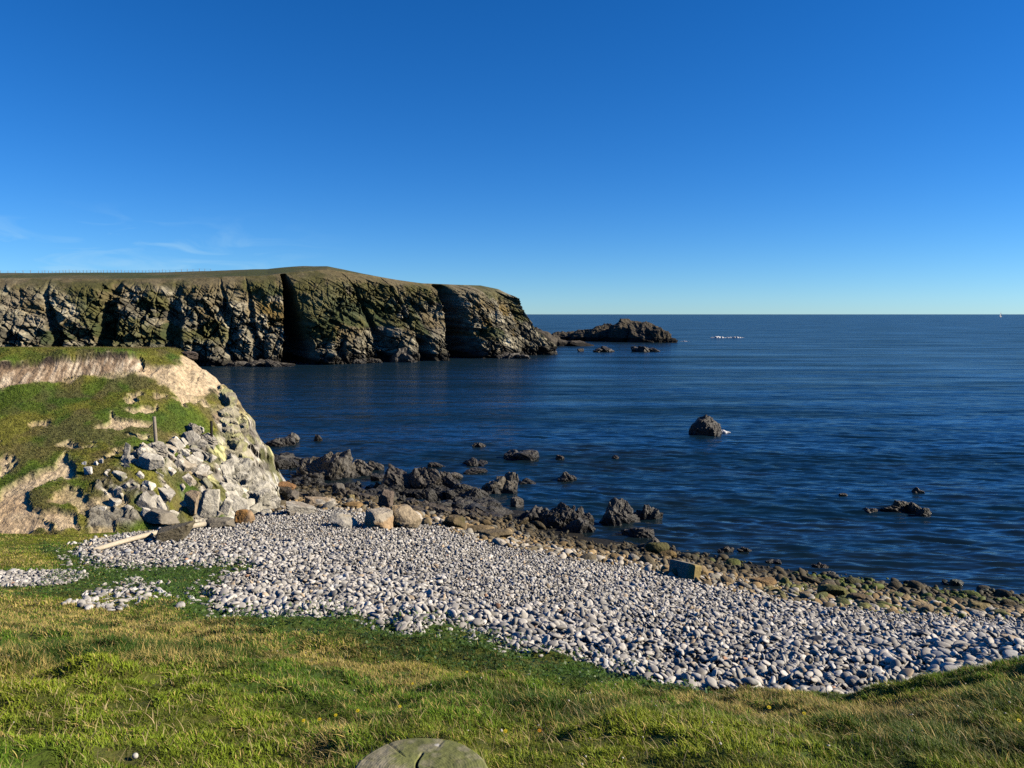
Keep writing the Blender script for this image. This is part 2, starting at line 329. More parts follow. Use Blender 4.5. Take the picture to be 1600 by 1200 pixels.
def straw_amount(x, y):
    return np.clip(1.1 * patch('straw', x, y) * (.4 + .9 * fbm(x * 2, y * 2, 0, 3, 70)) + .7 * straw0(x, y) * (1 - patch('moss', x, y)), 0, 1)
def straw0(x, y):
    return sst(.46, .68, fbm(x * .75, y * 1.1, 0, 4, 71)) * sst(3.6, 6.5, y) + .35 * sst(.5, .75, fbm(x * 2.5, y * 2.5, 0, 3, 72))

# ------------------------------------------------------------------ ground sheet
gx = np.concatenate([np.linspace(-70, -24, 40)[:-1], np.linspace(-24, 26, 400)[:-1], np.linspace(26, 70, 36)])
gy = np.concatenate([np.linspace(-40, 1, 30)[:-1], np.linspace(1, 12, 150)[:-1], np.linspace(12, 46, 270)[:-1], np.linspace(46, 100, 40)])
X, Y = np.meshgrid(gx, gy); Z = Gnd(X, Y)
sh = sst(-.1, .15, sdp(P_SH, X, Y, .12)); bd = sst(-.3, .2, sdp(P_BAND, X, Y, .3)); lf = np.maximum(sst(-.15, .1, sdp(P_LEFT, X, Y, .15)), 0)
sea = sst(.9, .2, Z) * sst(20, 23, Y)
col = mix(np.full(X.shape + (3,), 1) * OLIVE * .95, LUSH * 1.1, sst(.35, .65, fbm(X * .8, Y * .8, 0, 3, 21)))
col = mix(col, np.array((.20, .16, .08)), .35 * sst(.5, .7, fbm(X * 3, Y * 3, 0, 3, 22)))
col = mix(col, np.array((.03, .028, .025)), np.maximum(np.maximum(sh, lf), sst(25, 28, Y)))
col = mix(col, np.array((.07, .05, .022)), bd)
col = mix(col, np.array((.02, .018, .012)), sea)
Z = Z - .04 * np.maximum(sh, lf)
Z = Z + sst(28, 33, Y) * sst(6, -1, X) * sst(-.6, .2, Z) * .25 * (rid(X * .7, Y * .7, 0, 4, 15) - .62)
ground = mesh_np('ground', np.stack([X, Y, Z], -1).reshape(-1, 3), [grid_faces(*X.shape)], col.reshape(-1, 3), mat=M_ground)
tag(ground, 'grassy bank sloping down to a shingle beach and dark sea bed', 'ground', kind='structure')

# ------------------------------------------------------------------ headland
hx = np.concatenate([np.linspace(-60, -23, 50)[:-1], np.linspace(-23, -6.8, 300)])
hy = np.concatenate([np.linspace(19.3, 36.5, 320)[:-1], np.linspace(36.5, 76, 70)])
X, Y = np.meshgrid(hx, hy)
B = Hd_base(X, Y)
SCARP = trace([(-120, 600), (0, 573), (50, 566), (100, 559), (150, 555), (200, 554), (218, 556), (226, 566), (224, 578), (200, 583), (150, 585), (100, 592), (50, 599), (0, 607), (-120, 636)])
SAND = trace([(215, 588), (226, 572), (268, 574), (285, 560), (300, 560), (345, 590), (352, 606), (330, 615), (312, 624), (285, 626), (268, 610), (238, 593), (200, 588), (100, 596), (0, 611), (0, 605), (100, 590), (200, 581)])
LICH = trace([(345, 604), (374, 625), (394, 660), (409, 700), (418, 740), (426, 770), (430, 803), (440, 812), (365, 816), (352, 790), (330, 765), (318, 735), (340, 700), (338, 665), (330, 640), (340, 620)])
LICH += [np.array([-7.2, 31, 0])]
LICH = trace([(365, 816), (352, 790), (330, 765), (318, 738), (345, 700), (338, 665), (332, 645), (350, 640), (338, 618), (345, 602)]) + [np.array(q) for q in [(-13.5, 36.0, 0), (-10, 41, 0), (-6, 40, 0), (-6, 29, 0), (-9, 27, 0)]]
RUB = trace([(128, 822), (132, 790), (150, 755), (165, 740), (190, 715), (215, 700), (250, 705), (300, 668), (330, 690), (335, 740), (352, 815), (300, 822), (200, 826)])
GREYS = trace([(135, 824), (138, 795), (160, 788), (215, 800), (222, 815), (200, 824)])
SOILA = trace([(-60, 835), (-60, 785), (0, 775), (25, 752), (60, 740), (92, 722), (98, 708), (115, 722), (118, 748), (88, 748), (55, 764), (36, 782), (66, 802), (88, 830), (0, 835)])
SOILB = trace([(60, 800), (88, 792), (112, 800), (124, 815), (118, 824), (95, 824)])
SOILC = trace([(150, 668), (170, 655), (176, 643), (190, 652), (215, 656), (238, 660), (225, 668), (195, 670)])
SOILS = [trace(q) for q in ([(188, 625), (215, 612), (222, 618), (200, 632)], [(50, 660), (75, 658), (72, 664), (52, 665)], [(88, 692), (105, 688), (125, 695), (148, 692), (145, 700), (110, 700)], [(200, 640), (250, 636), (240, 646), (205, 648)], [(205, 708), (225, 700), (226, 715), (210, 718)], [(285, 725), (300, 712), (312, 735), (295, 740)], [(150, 715), (195, 702), (190, 707), (155, 720)], [(240, 615), (260, 618), (255, 624), (243, 622)], [(270, 625), (320, 622), (330, 632), (280, 632)], [(0, 715), (18, 712), (20, 740), (0, 745)])]
wob = lambda P, wd=.15, wp=.25, sc_=2.0, s=3: sst(-wd, wd, sdp(P, X, Y, wp, sc_, s))
scarp = wob(SCARP, .06, .12, 2.5); sand = wob(SAND, .12, .2); lich = wob(LICH, .15, .25); rub = wob(RUB, .2, .3)
soil = np.maximum.reduce([wob(SOILA, .12, .25), wob(SOILB, .12, .3), wob(SOILC, .08, .2)] + [wob(q, .1, .25, 4) * .9 for q in SOILS])
soil = np.maximum(soil, .7 * sst(.68, .73, fbm(X * .8, Y * .8 + 3, 0, 4, 91)) * sst(-21, -17, X) * sst(29.5, 27.5, Y) * (1 - lich))
greys = wob(GREYS, .1, .1)
rockm = np.maximum(lich, rub * sst(.40, .55, fbm(X * 1.3, Y * 1.3, 0, 3, 33)))
rockm = np.maximum(rockm, sst(37, 38, Y) * sst(5.5, 4.5, B))
rockm = np.maximum(rockm, greys)
grass_h = np.clip(1 - np.maximum.reduce([scarp, sand, rockm, soil]), 0, 1)
Z = B.copy()
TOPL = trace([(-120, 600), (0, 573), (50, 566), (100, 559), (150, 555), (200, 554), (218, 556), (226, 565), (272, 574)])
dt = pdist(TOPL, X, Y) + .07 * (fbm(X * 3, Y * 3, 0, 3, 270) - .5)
ins = sdist(SCARP, X, Y) > 0
Z -= np.where(ins, .15 * sst(.0, .05, dt) * sst(.9, .12, dt), 0)
Z += np.where(ins, .0, .07 * sst(.35, .0, dt)) * sst(-10, -13, X)
# turf hummocks, terracettes and hollows under the turf lip
Z += grass_h * (.14 * (fbm(X * .9, Y * .9, 0, 4, 41) - .5) + .07 * (fbm(X * 3.5, Y * 3.5, 0, 3, 44) - .5))
Z -= .20 * sst(.25, .8, soil) * (1 - .5 * fbm(X * 2, Y * 2, 0, 3, 42)) - .1 * soil * (rid(X * 2.2, Y * 2.2, 0, 4, 43) - .5)
Z -= sand * .10 * sst(.55, .8, rid(X * 1.4 + .4 * Y, B * .6, 0, 3, 272))
Z += scarp * .12 * (rid(X * 3.2, Y * .8, 0, 3, 46) - .6) + sand * .08 * (fbm(X * 3, Y * 3, 0, 4, 47) - .5)
# bedded rock, dipping down to the right
q = (X * .55 + B * .83 + Y * .25)
al = (X * .83 - B * .55)
strat = rid(q * 1.5, al * .35, Y * .4, 5, 51)
blk = rid(X * .8, Y * .8, B * .8, 4, 55)
hq = q + .5 * (fbm(X * .8, Y * .8, B * .8, 3, 250) - .5); ha = al + .8 * (fbm(X * .6, Y * .6, B * .6, 3, 251) - .5)
def hfac(cu, cv, amp, tilt, sd):
    h1, h2, h3, du, dv, cr_ = cells(ha / cu, hq / cv, sd)
    return amp * (h1 - .5) + tilt * ((h2 - .5) * du * cu + (h3 - .6) * dv * cv) * 2 - amp * .45 * sst(.12, 0, cr_), cr_, h1
g1, k1, v1 = hfac(2.2, .9, .38, .32, 260); g2, k2, v2 = hfac(.85, .36, .22, .42, 261)
DX = lich * (.13 * g1 + .12 * g2 + .08 * (blk - .6) + .28 * (strat - .6)); DY = -lich * (.16 * g1 + .16 * g2 + .12 * (fbm(X * .7, Y * .7, B * .7, 4, 57) - .5) + .3 * (strat - .6))
Z += rockm * (1 - .75 * lich) * (.25 * (strat - .6) + .15 * (blk - .6) + .8 * g1 + .9 * g2) * (1 - .7 * greys) + lich * .15 * g2 + greys * .1 + rub * .25 * (rid(X * 1.1 + B, Y * 1.1, B, 3, 58) - .6)
soilcol = mix(np.full(X.shape + (3,), 1.) * np.array((.56, .42, .25)), np.array((.74, .61, .41)), fbm(X * 1.5, Y * 1.5, B * 1.5, 4, 61))
soilcol = mix(soilcol, np.array((.60, .40, .22)), .4 * sst(.52, .68, fbm(X * .9, Y * .9, B, 3, 62)))
grc = mix(np.full(X.shape + (3,), 1.) * np.array((.11, .17, .017)), np.array((.20, .195, .03)), sst(.38, .62, fbm(X * .7, Y * .7, 0, 4, 63)))
grc = mix(grc, np.array((.055, .11, .013)), .6 * sst(.5, .68, fbm(X * 1.3 + 4, Y * 1.3, 0, 4, 64)))
grc = mix(grc, np.array((.16, .12, .06)), .55 * sst(-19.5, -16.5, X) * sst(.42, .6, fbm(X * 1.6, Y * 1.6, 0, 4, 65)))
rc = mix(np.full(X.shape + (3,), 1.) * np.array((.46, .42, .34)), np.array((.72, .67, .56)), sst(.35, .7, fbm(X * 1.2, Y * 1.2, B * 1.2, 5, 66)))
rc = mix(rc, np.array((.14, .12, .10)), .7 * sst(.62, .8, rid(q * 1.8, al * .4, Y * .5, 4, 67)))
lichen = lich * sst(.44, .58, fbm(X * 1.1, Y * 1.1, B * 1.1, 5, 68)) * sst(.8, 2.2, B)
rc = mix(rc, np.array((.62, .60, .24)), .75 * lichen)
rc = mix(rc, np.array((.92, .88, .76)), .8 * lich * sst(2.9, 1.6, B) * sst(.42, .6, fbm(X * 1.9, Y * 1.9, B * 1.9, 4, 69)))
rc = mix(rc, np.array((.54, .38, .20)), .6 * lich * sst(4.2, 5.2, B))
rc = mix(rc, rc * .55, lich * sst(.52, .57, fbm(X * 6, Y * 6, B * 6, 4, 280)) * .8)
rc = mix(rc, np.minimum(rc * 1.45, 1.), lich * sst(.54, .58, fbm(X * 7 + 3, Y * 7, B * 7, 4, 281)))
rc = rc * (.7 + .6 * v2)[..., None] * (.85 + .3 * v1)[..., None]
rc = mix(rc, np.array((.29, .27, .215)) , .9 * greys)
rc = mix(rc, np.array((.06, .052, .04)), np.clip(.9 * sst(.05, .01, k1) + .7 * sst(.07, .01, k2), 0, .9))
rc = mix(rc, np.array((.09, .10, .02)), .8 * lich * sst(.62, .68, fbm(X * 1.4 + 7, Y * 1.4, B * 1.4, 4, 262)))
rc = mix(rc, np.array((.10, .10, .02)), sst(.50, .60, fbm(X * 2.2, Y * 2.2, 0, 3, 77)) * rub * (1 - greys) * .9)
col = mix(grc, rc, rockm); col = mix(col, soilcol, np.clip(np.maximum(soil * (1 - greys), sand), 0, 1) * (1 - .9 * lich * (1 - sand)))
scol = mix(soilcol * np.array((1.1, 1.15, 1.3)), np.array((.22, .14, .08)), .8 * sst(.55, .75, rid(X * 6.5, B * 1.2, 0, 4, 78)))
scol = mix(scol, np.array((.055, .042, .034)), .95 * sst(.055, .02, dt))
col = mix(col, scol, scarp)
spk = cells(X * 5.5, Y * 5.5 + B * 3, 271)
col = mix(col, np.array((.10, .08, .06)), .75 * np.maximum(sand, .7 * soil) * (spk[0] > .72) * sst(.26, .16, np.hypot(spk[3], spk[4])))
headland = mesh_np('headland', np.stack([X + DX, Y + DY, Z], -1).reshape(-1, 3), [grid_faces(*X.shape)], col.reshape(-1, 3), mat=M_head, smooth=False)
tag(headland, 'low grassy headland with a tan eroded bank and lichen covered rock face', 'headland', kind='structure')
HX, HY, HZ, HGR = hx, hy, Z, grass_h * sst(.25, .12, np.maximum(scarp, sand))

def bil(gx, gy, A, x, y):
    i = np.clip(np.searchsorted(gx, x) - 1, 0, len(gx) - 2); j = np.clip(np.searchsorted(gy, y) - 1, 0, len(gy) - 2)
    u = np.clip((x - gx[i]) / (gx[i + 1] - gx[i]), 0, 1); v = np.clip((y - gy[j]) / (gy[j + 1] - gy[j]), 0, 1)
    return A[j, i] * (1 - u) * (1 - v) + A[j, i + 1] * u * (1 - v) + A[j + 1, i] * (1 - u) * v + A[j + 1, i + 1] * u * v

# ------------------------------------------------------------------ water
rows = np.concatenate([np.array([491.15, 491.4, 491.8]), 492.4 + np.cumsum(np.concatenate([np.full(330, .75), np.full(230, 1.05), np.full(14, 20.)]))])
rat = -((600 - rows) / F * cp - sp) / (cp + (600 - rows) / F * sp)
Dr = H / rat
ang = np.concatenate([np.linspace(-85, -38, 30)[:-1], np.linspace(-38, 38, 620)[:-1], np.linspace(38, 85, 30)])
A_, D_ = np.meshgrid(np.radians(ang), Dr)
X = D_ * np.tan(np.clip(A_, R(-84), R(84))); Y = D_ * np.ones_like(X)
dr = np.abs(np.gradient(Dr))[:, None] + 0 * X
Z = np.zeros_like(X)
rw = np.random.default_rng(3)
for k in range(56):
    lam = .6 * (1.072 ** k) * rw.uniform(.95, 1.05); th = R(rw.normal(-9, 15 if k % 3 else 32)); dx, dy = math.sin(th), -math.cos(th)
    amp = .0070 * lam if lam < 1.3 else .0070 * 1.3 * (lam / 1.3) ** -.5
    fade = sst(2.2, 4.2, lam / np.maximum(dr, .05))
    gmod = .35 + 1.3 * fbm(X * .05 / (1 + lam * .1), Y * .05 / (1 + lam * .1), k * .37, 2, 101)
    Z += amp * fade * gmod * np.sin(2 * math.pi * (X * dx + Y * dy) / lam + rw.uniform(0, 6.28))
for k in range(30):
    lam = .36 * (1.036 ** k) * rw.uniform(.96, 1.04); th = R(rw.normal(-8, 13)); dx, dy = math.sin(th), -math.cos(th)
    Z += .0075 * lam * sst(2.2, 4.0, lam / np.maximum(dr, .05)) * (.3 + 1.4 * fbm(X * .12, Y * .12, k * .7, 2, 102)) * np.sin(2 * math.pi * (X * dx + Y * dy) / lam + rw.uniform(0, 6.28))
Z *= sst(18, 30, Y) * .9
depth = -G0(np.clip(X, -60, 60), np.clip(Y, 0, 95))
depth = np.where((np.abs(X) > 60) | (Y > 95), 5, depth)
shal = sst(1.6, .0, depth) * sst(.30, .62, fbm(X * .35, Y * .35, 0, 4, 111))
kelp = sst(.56, .66, fbm(X * .22 + 3, Y * .4, 0, 4, 112)) * sst(3.2, .8, depth)
col = np.full(X.shape + (3,), 1.) * np.array((.0028, .0130, .024))
col = mix(col, np.array((.006, .011, .012)), np.maximum(.75 * shal, .75 * kelp))
col = mix(col, np.array((.0022, .013, .026)), sst(90, 400, Y))
water = mesh_np('water', np.stack([X, Y, Z], -1).reshape(-1, 3), [grid_faces(*X.shape)[:, ::-1]], col.reshape(-1, 3), mat=M_water)
tag(water, 'dark blue rippled sea reaching to the horizon', 'sea', kind='structure')

# ------------------------------------------------------------------ far sea cliffs
bp = [(-1500, 108), (-420, 118), (-150, 122), (0, 126), (180, 131), (340, 135.5), (440, 139), (560, 146), (640, 151), (690, 155.5), (760, 162), (830, 169), (862, 172)]
BX = np.array([xof(p, D, 0) for p, D in bp]); BY = np.array([D for p, D in bp], float); BPX = np.array([p for p, D in bp], float)
tip = np.array([[BX[-1] + .8, 176], [BX[-1] + .2, 181], [BX[-1] - 3, 187], [BX[-1] - 9, 193], [BX[-1] - 18, 201], [BX[-1] - 34, 214]])
BX = np.concatenate([BX, tip[:, 0]]); BY = np.concatenate([BY, tip[:, 1]])
sl = np.concatenate([[0], np.cumsum(np.hypot(np.diff(BX), np.diff(BY)))])
s0_ = sl[2] + 4
S = np.concatenate([np.arange(0, s0_, .9), np.arange(s0_, sl[-1] - 22, .14), np.arange(sl[-1] - 22, sl[-1], .6)])
def smooth(v, n):
    k = np.hanning(n + 2)[1:-1]; k /= k.sum(); return np.convolve(np.pad(v, n // 2, mode='edge'), k, 'valid')[:len(v)]
ss = np.arange(0, sl[-1], .25)
bxs, bys = smooth(np.interp(ss, sl, BX), 25), smooth(np.interp(ss, sl, BY), 25)
bx, by = np.interp(S, ss, bxs), np.interp(S, ss, bys)
tx, ty = np.interp(S, ss, smooth(np.gradient(bxs), 41)), np.interp(S, ss, smooth(np.gradient(bys), 41)); tl = np.hypot(tx, ty); tx, ty = tx / tl, ty / tl
inx, iny = -ty, tx                                       # pointing inland
s_of = lambda px: np.interp(px, BPX, sl[:len(BPX)])
s_tip = sl[len(BPX) - 1]
ppx = np.interp(S, sl[:len(BPX)], BPX)
ze = np.interp(ppx, [-420, 0, 150, 250, 350, 430, 480, 540, 620, 700, 760, 810, 862], [13.5, 15.2, 15.3, 15.4, 15.9, 16.3, 17.0, 17.8, 16.7, 15.5, 15.5, 15.6, 14.2])
ze = np.where(S > s_tip, np.interp(S, [s_tip, s_tip + 8, s_tip + 40], [13.2, 13.5, 13.5]), ze)
slope = np.interp(ppx, [-420, 0, 200, 400, 500, 560, 640, 720, 862], [.10, .105, .12, .135, .13, .10, .03, .0, .0])
slope = np.where(S > s_tip, 0, slope)
NR, NP = 190, 46
T = np.concatenate([np.linspace(-.08, 1, NR), np.ones(NP)])[:, None]
U = np.concatenate([np.zeros(NR), (np.arange(1, NP + 1) / NP) ** 1.6])[:, None]
Sg = S[None] + 0 * T; Tg = T + 0 * Sg
wid = np.interp(S, [s_tip - 25, s_tip - 10, s_tip + 8], [.50, .80, .98]) * ze
off = wid[None] * (.85 * Tg + .15 * Tg ** 3) + 2.2 * sst(.8, 1.0, Tg) ** 2
zz = ze[None] * np.where(Tg < 0, Tg, 1 - (1 - np.clip(Tg, 0, 1)) ** 1.12) + 0 * off
q = Sg * .57 + zz * .82; al = Sg * .82 - zz * .57         # strata coordinates, dipping right
big = rid(Sg * .055, zz * .025, 0, 3, 201)
st1 = rid(q * .33, al * .07, 0, 5, 202); st2 = rid(q * .9, al * .25, 1, 4, 203)
bl = fbm(Sg * .35, zz * .35, 0, 5, 204)
env = sst(-.1, .08, Tg) * sst(1.0, .8, Tg)
wq = q + 1.6 * (fbm(Sg * .22, zz * .22, 0, 3, 230) - .5); wa = al + 2.5 * (fbm(Sg * .2, zz * .2, 4, 3, 231) - .5)
def facet(cu, cv, amp, tilt, sd):
    h1, h2, h3, du, dv, cr_ = cells(wa / cu, wq / cv, sd)
    return amp * (h1 - .5) + tilt * ((h2 - .5) * du * cu + (h3 - .62) * dv * cv) * 2 - amp * .5 * sst(.10, .0, cr_), cr_
f1, c1_ = facet(7.5, 3.2, 1.2, .34, 240); f2, c2_ = facet(2.8, 1.2, .85, .45, 241); f3, c3_ = facet(1.0, .5, .36, .55, 242)
jh, _, _, jdu, _, jc = cells((Sg - .25 * zz + .8 * fbm(Sg * .5, zz * .5, 0, 3, 244)) / 1.7, zz / 5.5, 245); f4 = .8 * (jh - .5) - .55 * sst(.14, 0, jc)
low = sst(.55, .1, Tg)
rocky = .45 + .75 * sst(.42, .6, fbm(Sg * .12, zz * .16, 0, 3, 243) + .22 * (.5 - Tg))
turfy = sst(.62, .95, Tg)
outd = 2.6 * (big - .62) * sst(1.02, .7, Tg) + env * (rocky * (1 - .6 * turfy) * ((.6 + .4 * low) * f1 + .85 * f2 + f3 + f4) + (.9 + .9 * low) * (st1 - .58) + .5 * (st2 - .58) + 1.5 * (bl - .5))
# buttress lumps standing at the foot
for px0, wpx, ht, outm in ((625, 24, .40, 4.2), (672, 22, .36, 4.2), (540, 30, .45, 2.2), (590, 14, .25, 2.0), (385, 18, .3, 2.0), (770, 40, .35, 1.5), (350, 22, .3, 1.8), (500, 18, .5, 1.6)):
    c = s_of(px0); hw = wpx / F * 150
    outd += outm * np.exp(-((Sg - c) / hw) ** 4) * sst(ht + .06, ht - .12, Tg)
outd += 2.2 * np.exp(-((Sg - s_of(768)) / 6) ** 4) * sst(1.05, .75, Tg) + 1.8 * np.exp(-((Sg - s_of(525)) / 6) ** 4) * sst(1.0, .6, Tg)
# deep clefts
for px0, hwb, hwt, dep, tmin, lean in ((464, 2.3, .6, 14.0, 0, 0), (721, 2.7, 1.8, 16., 0, .4), (152, 1.6, .8, 4.0, 0, 2.2), (268, 1.7, .8, 2.4, 0, .3), (372, 1.4, .1, 2.2, 0, -3), (405, 1.1, .1, 1.8, 0, -2), (655, .8, .1, 2.6, 0, -4), (602, 1.0, .1, 2.2, 0, -5), (95, 1.2, .2, 2.0, 0, -4)):
    c = s_of(px0) + lean * Tg; hw = hwb + (hwt - hwb) * np.clip(Tg, 0, 1)
    wv = (.7 if px0 in (464, 724) else 1.7) * (fbm(zz * .35 + px0, Sg * .12, 0, 4, 207) - .5)
    outd -= dep * np.exp(-np.abs((Sg - c + wv) / hw) ** (9 if px0 in (464, 724) else 5)) * (1 - (.35 if px0 in (464, 724) else .8) * sst(.3, 1.0, Tg)) * sst(1.0, .93, Tg)
off2 = off - outd
PX = bx[None] + inx[None] * off2; PY = by[None] + iny[None] * off2
PZ = zz + .5 * (st1 - .58) * env + .25 * f2 * env * rocky
# plateau
ex, ey = PX[NR - 1], PY[NR - 1]
rl = np.hypot(ex, ey); rx, ry = ex / rl, ey / rl
isw = sst(s_tip - 6, s_tip + 4, S)
rx, ry = rx * (1 - isw) + (-.9) * isw, ry * (1 - isw) + .25 * isw
ulen = 60 * (1 - .55 * isw)
u = U * ulen[None]
PX = np.where(U > 0, ex[None] + rx[None] * u, PX); PY = np.where(U > 0, ey[None] + ry[None] * u, PY)
PZ = np.where(U > 0, PZ[NR - 1][None] + slope[None] * (u - u * u / 108) - np.where(slope < .02, .012, 0)[None] * u + .25 * (fbm(PX * .12, PY * .12, 0, 4, 208) - .5) * sst(0, 4, u), PZ)
# colours
rk = mix(np.full(PX.shape + (3,), 1.) * np.array((.31, .28, .19)), np.array((.72, .65, .46)), sst(.36, .66, fbm(q * .7, al * .22, 0, 5, 211)))
rk = mix(rk, np.array((.10, .09, .07)), .6 * sst(.66, .82, rid(q * .8, al * .2, 3, 4, 212)))
h1, h2, h3, _, _, _ = cells(wa / 2.8, wq / 1.2, 241); rk = rk * (.72 + .6 * h2)[..., None]; h1, _, _, _, _, _ = cells(wa / 1.0, wq / .5, 242); rk = rk * (.8 + .4 * h1)[..., None]
rk = rk * (.75 + .5 * jh)[..., None]; rk = mix(rk, np.array((.05, .045, .04)), .7 * np.maximum.reduce([sst(.07, 0, jc), sst(.06, 0, c2_), .6 * sst(.08, 0, c3_)]))
rk = mix(rk, np.array((.56, .47, .33)), .65 * sst(.60, .72, fbm(q * .5 + 9, al * .3, 0, 5, 213)))
rk = mix(rk, np.array((.36, .24, .05)), .8 * sst(.52, .64, fbm(Sg * .25, zz * .4, 0, 5, 214)) * np.clip(np.exp(-((Sg - s_of(790)) / 6) ** 2) + .8 * np.exp(-((Sg - s_of(430)) / 3) ** 2) + .6 * np.exp(-((Sg - s_of(515)) / 2) ** 2) + .45, 0, 1) * sst(.12, .3, Tg) * sst(.85, .6, Tg))
gn = fbm(Sg * .16, zz * .22, 0, 5, 215) + .16 * (Tg - .5)
for px0, t0, wm, th, a_ in ((215, .45, 6, .30, .28), (330, .55, 4, .35, .22), (165, .2, 4, .25, .2), (530, .68, 3.2, .18, .3), (450, .8, 5, .15, .15), (250, .7, 4, .2, .15), (660, .7, 6, .2, .08), (770, .62, 3, .12, .12), (60, .75, 8, .2, .12), (590, .6, 4, .3, .1)):
    gn = gn + a_ * np.exp(-((Sg - s_of(px0)) / wm) ** 2 - ((Tg - t0) / th) ** 2)
vg = sst(.505, .60, gn) * sst(.14, .3, Tg)
vc = mix(np.full(PX.shape + (3,), 1.) * np.array((.032, .055, .013)), np.array((.10, .098, .026)), sst(.35, .65, fbm(Sg * .3, zz * .3, 2, 4, 216) + .25 * (Tg - .4)))
col = mix(rk, vc * 1.9, .85 * vg)
tur = mix(np.full(PX.shape + (3,), 1.) * np.array((.16, .15, .042)), np.array((.29, .23, .11)), sst(.4, .6, fbm(Sg * .3, zz * .5 + u * .1, 0, 4, 217)))
col = mix(col, tur, .85 * sst(.62, .86, Tg + .5 * (fbm(Sg * .3, zz * .3, 0, 4, 218) - .5)) * (1 - .6 * sst(s_of(700), s_of(800), Sg)))
pl = mix(np.full(PX.shape + (3,), 1.) * np.array((.12, .14, .03)), np.array((.21, .19, .07)), sst(.4, .62, fbm(PX * .1, PY * .05, 0, 4, 219)))
col = mix(col, pl, sst(0, 2.5, u) * np.ones_like(PX))
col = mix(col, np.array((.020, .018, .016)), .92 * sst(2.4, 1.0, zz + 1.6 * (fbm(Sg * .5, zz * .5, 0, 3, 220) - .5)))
col = mix(col, np.array((.26, .25, .22)), .7 * sst(.66, .72, fbm(Sg * 1.1, zz * 1.3, 0, 3, 221)) * sst(.02, .06, Tg) * sst(.16, .08, Tg))
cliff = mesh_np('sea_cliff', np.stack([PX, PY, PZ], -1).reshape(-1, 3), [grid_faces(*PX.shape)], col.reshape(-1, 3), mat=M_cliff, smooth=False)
tag(cliff, 'long grass topped sea cliff with dark clefts across the bay', 'cliff', kind='structure')
CL = (PX, PY, PZ)

# ------------------------------------------------------------------ rocks
def lump(seed, size, sub=4, planes=16, rough=.12, flat=.0, hard=.75, fs=1.7, tilt=0):
    r_ = np.random.default_rng(seed)
    V, Fc = ico(sub)
    n = r_.normal(size=(planes, 3)); n /= np.linalg.norm(n, axis=1)[:, None]
    d = r_.uniform(hard, 1.02, planes)
    dot = V @ n.T
    t = np.where(dot > .05, d[None] / np.maximum(dot, .05), 9).min(1); t = np.minimum(t, 1.12)
    P = V * t[:, None]
    o = r_.uniform(0, 50, 3)
    dis = rough * (2 * rid(P[:, 0] * fs + o[0], P[:, 1] * fs + o[1], P[:, 2] * fs + o[2], 4, seed % 97) - 1.15) + rough * .5 * (fbm(P[:, 0] * 5 + o[0], P[:, 1] * 5, P[:, 2] * 5, 3, seed % 89) - .5)
    P = P + V * dis[:, None]
    P = P * np.asarray(size)[None]
    if tilt:
        c, s_ = math.cos(tilt), math.sin(tilt); P = np.stack([P[:, 0] * c + P[:, 2] * s_, P[:, 1], -P[:, 0] * s_ + P[:, 2] * c], -1)
    a = r_.uniform(0, 6.28); c, s_ = math.cos(a), math.sin(a)
    return P, Fc
def slab(seed, size, sub=4, tilt=0, yaw=None, rough=.035):
    """angular split slab: a box with broken corners"""
    r_ = np.random.default_rng(seed); V, Fc = ico(sub)
    n = np.concatenate([np.eye(3), -np.eye(3), r_.normal(size=(7, 3))]); n[:6] += r_.normal(0, .22, (6, 3)); n /= np.linalg.norm(n, axis=1)[:, None]
    d = np.concatenate([r_.uniform(.6, .8, 6), r_.uniform(.78, 1.05, 7)])
    dot = V @ n.T; t = np.where(dot > .05, d[None] / np.maximum(dot, .05), 9).min(1); t = np.minimum(t, 1.4)
    P = V * t[:, None]; o = r_.uniform(0, 50, 3)
    P = P + V * (rough * (2 * rid(P[:, 0] * 2 + o[0], P[:, 1] * 2 + o[1], P[:, 2] * 3 + o[2], 4, seed % 97) - 1.1))[:, None]
    P = P * np.asarray(size)[None] * 1.2
    c, s_ = math.cos(tilt), math.sin(tilt); P = np.stack([P[:, 0] * c + P[:, 2] * s_, P[:, 1], -P[:, 0] * s_ + P[:, 2] * c], -1)
    a = r_.uniform(-.5, .5) if yaw is None else yaw; c, s_ = math.cos(a), math.sin(a); P = np.stack([P[:, 0] * c - P[:, 1] * s_, P[:, 0] * s_ + P[:, 1] * c, P[:, 2]], -1)
    return P, Fc
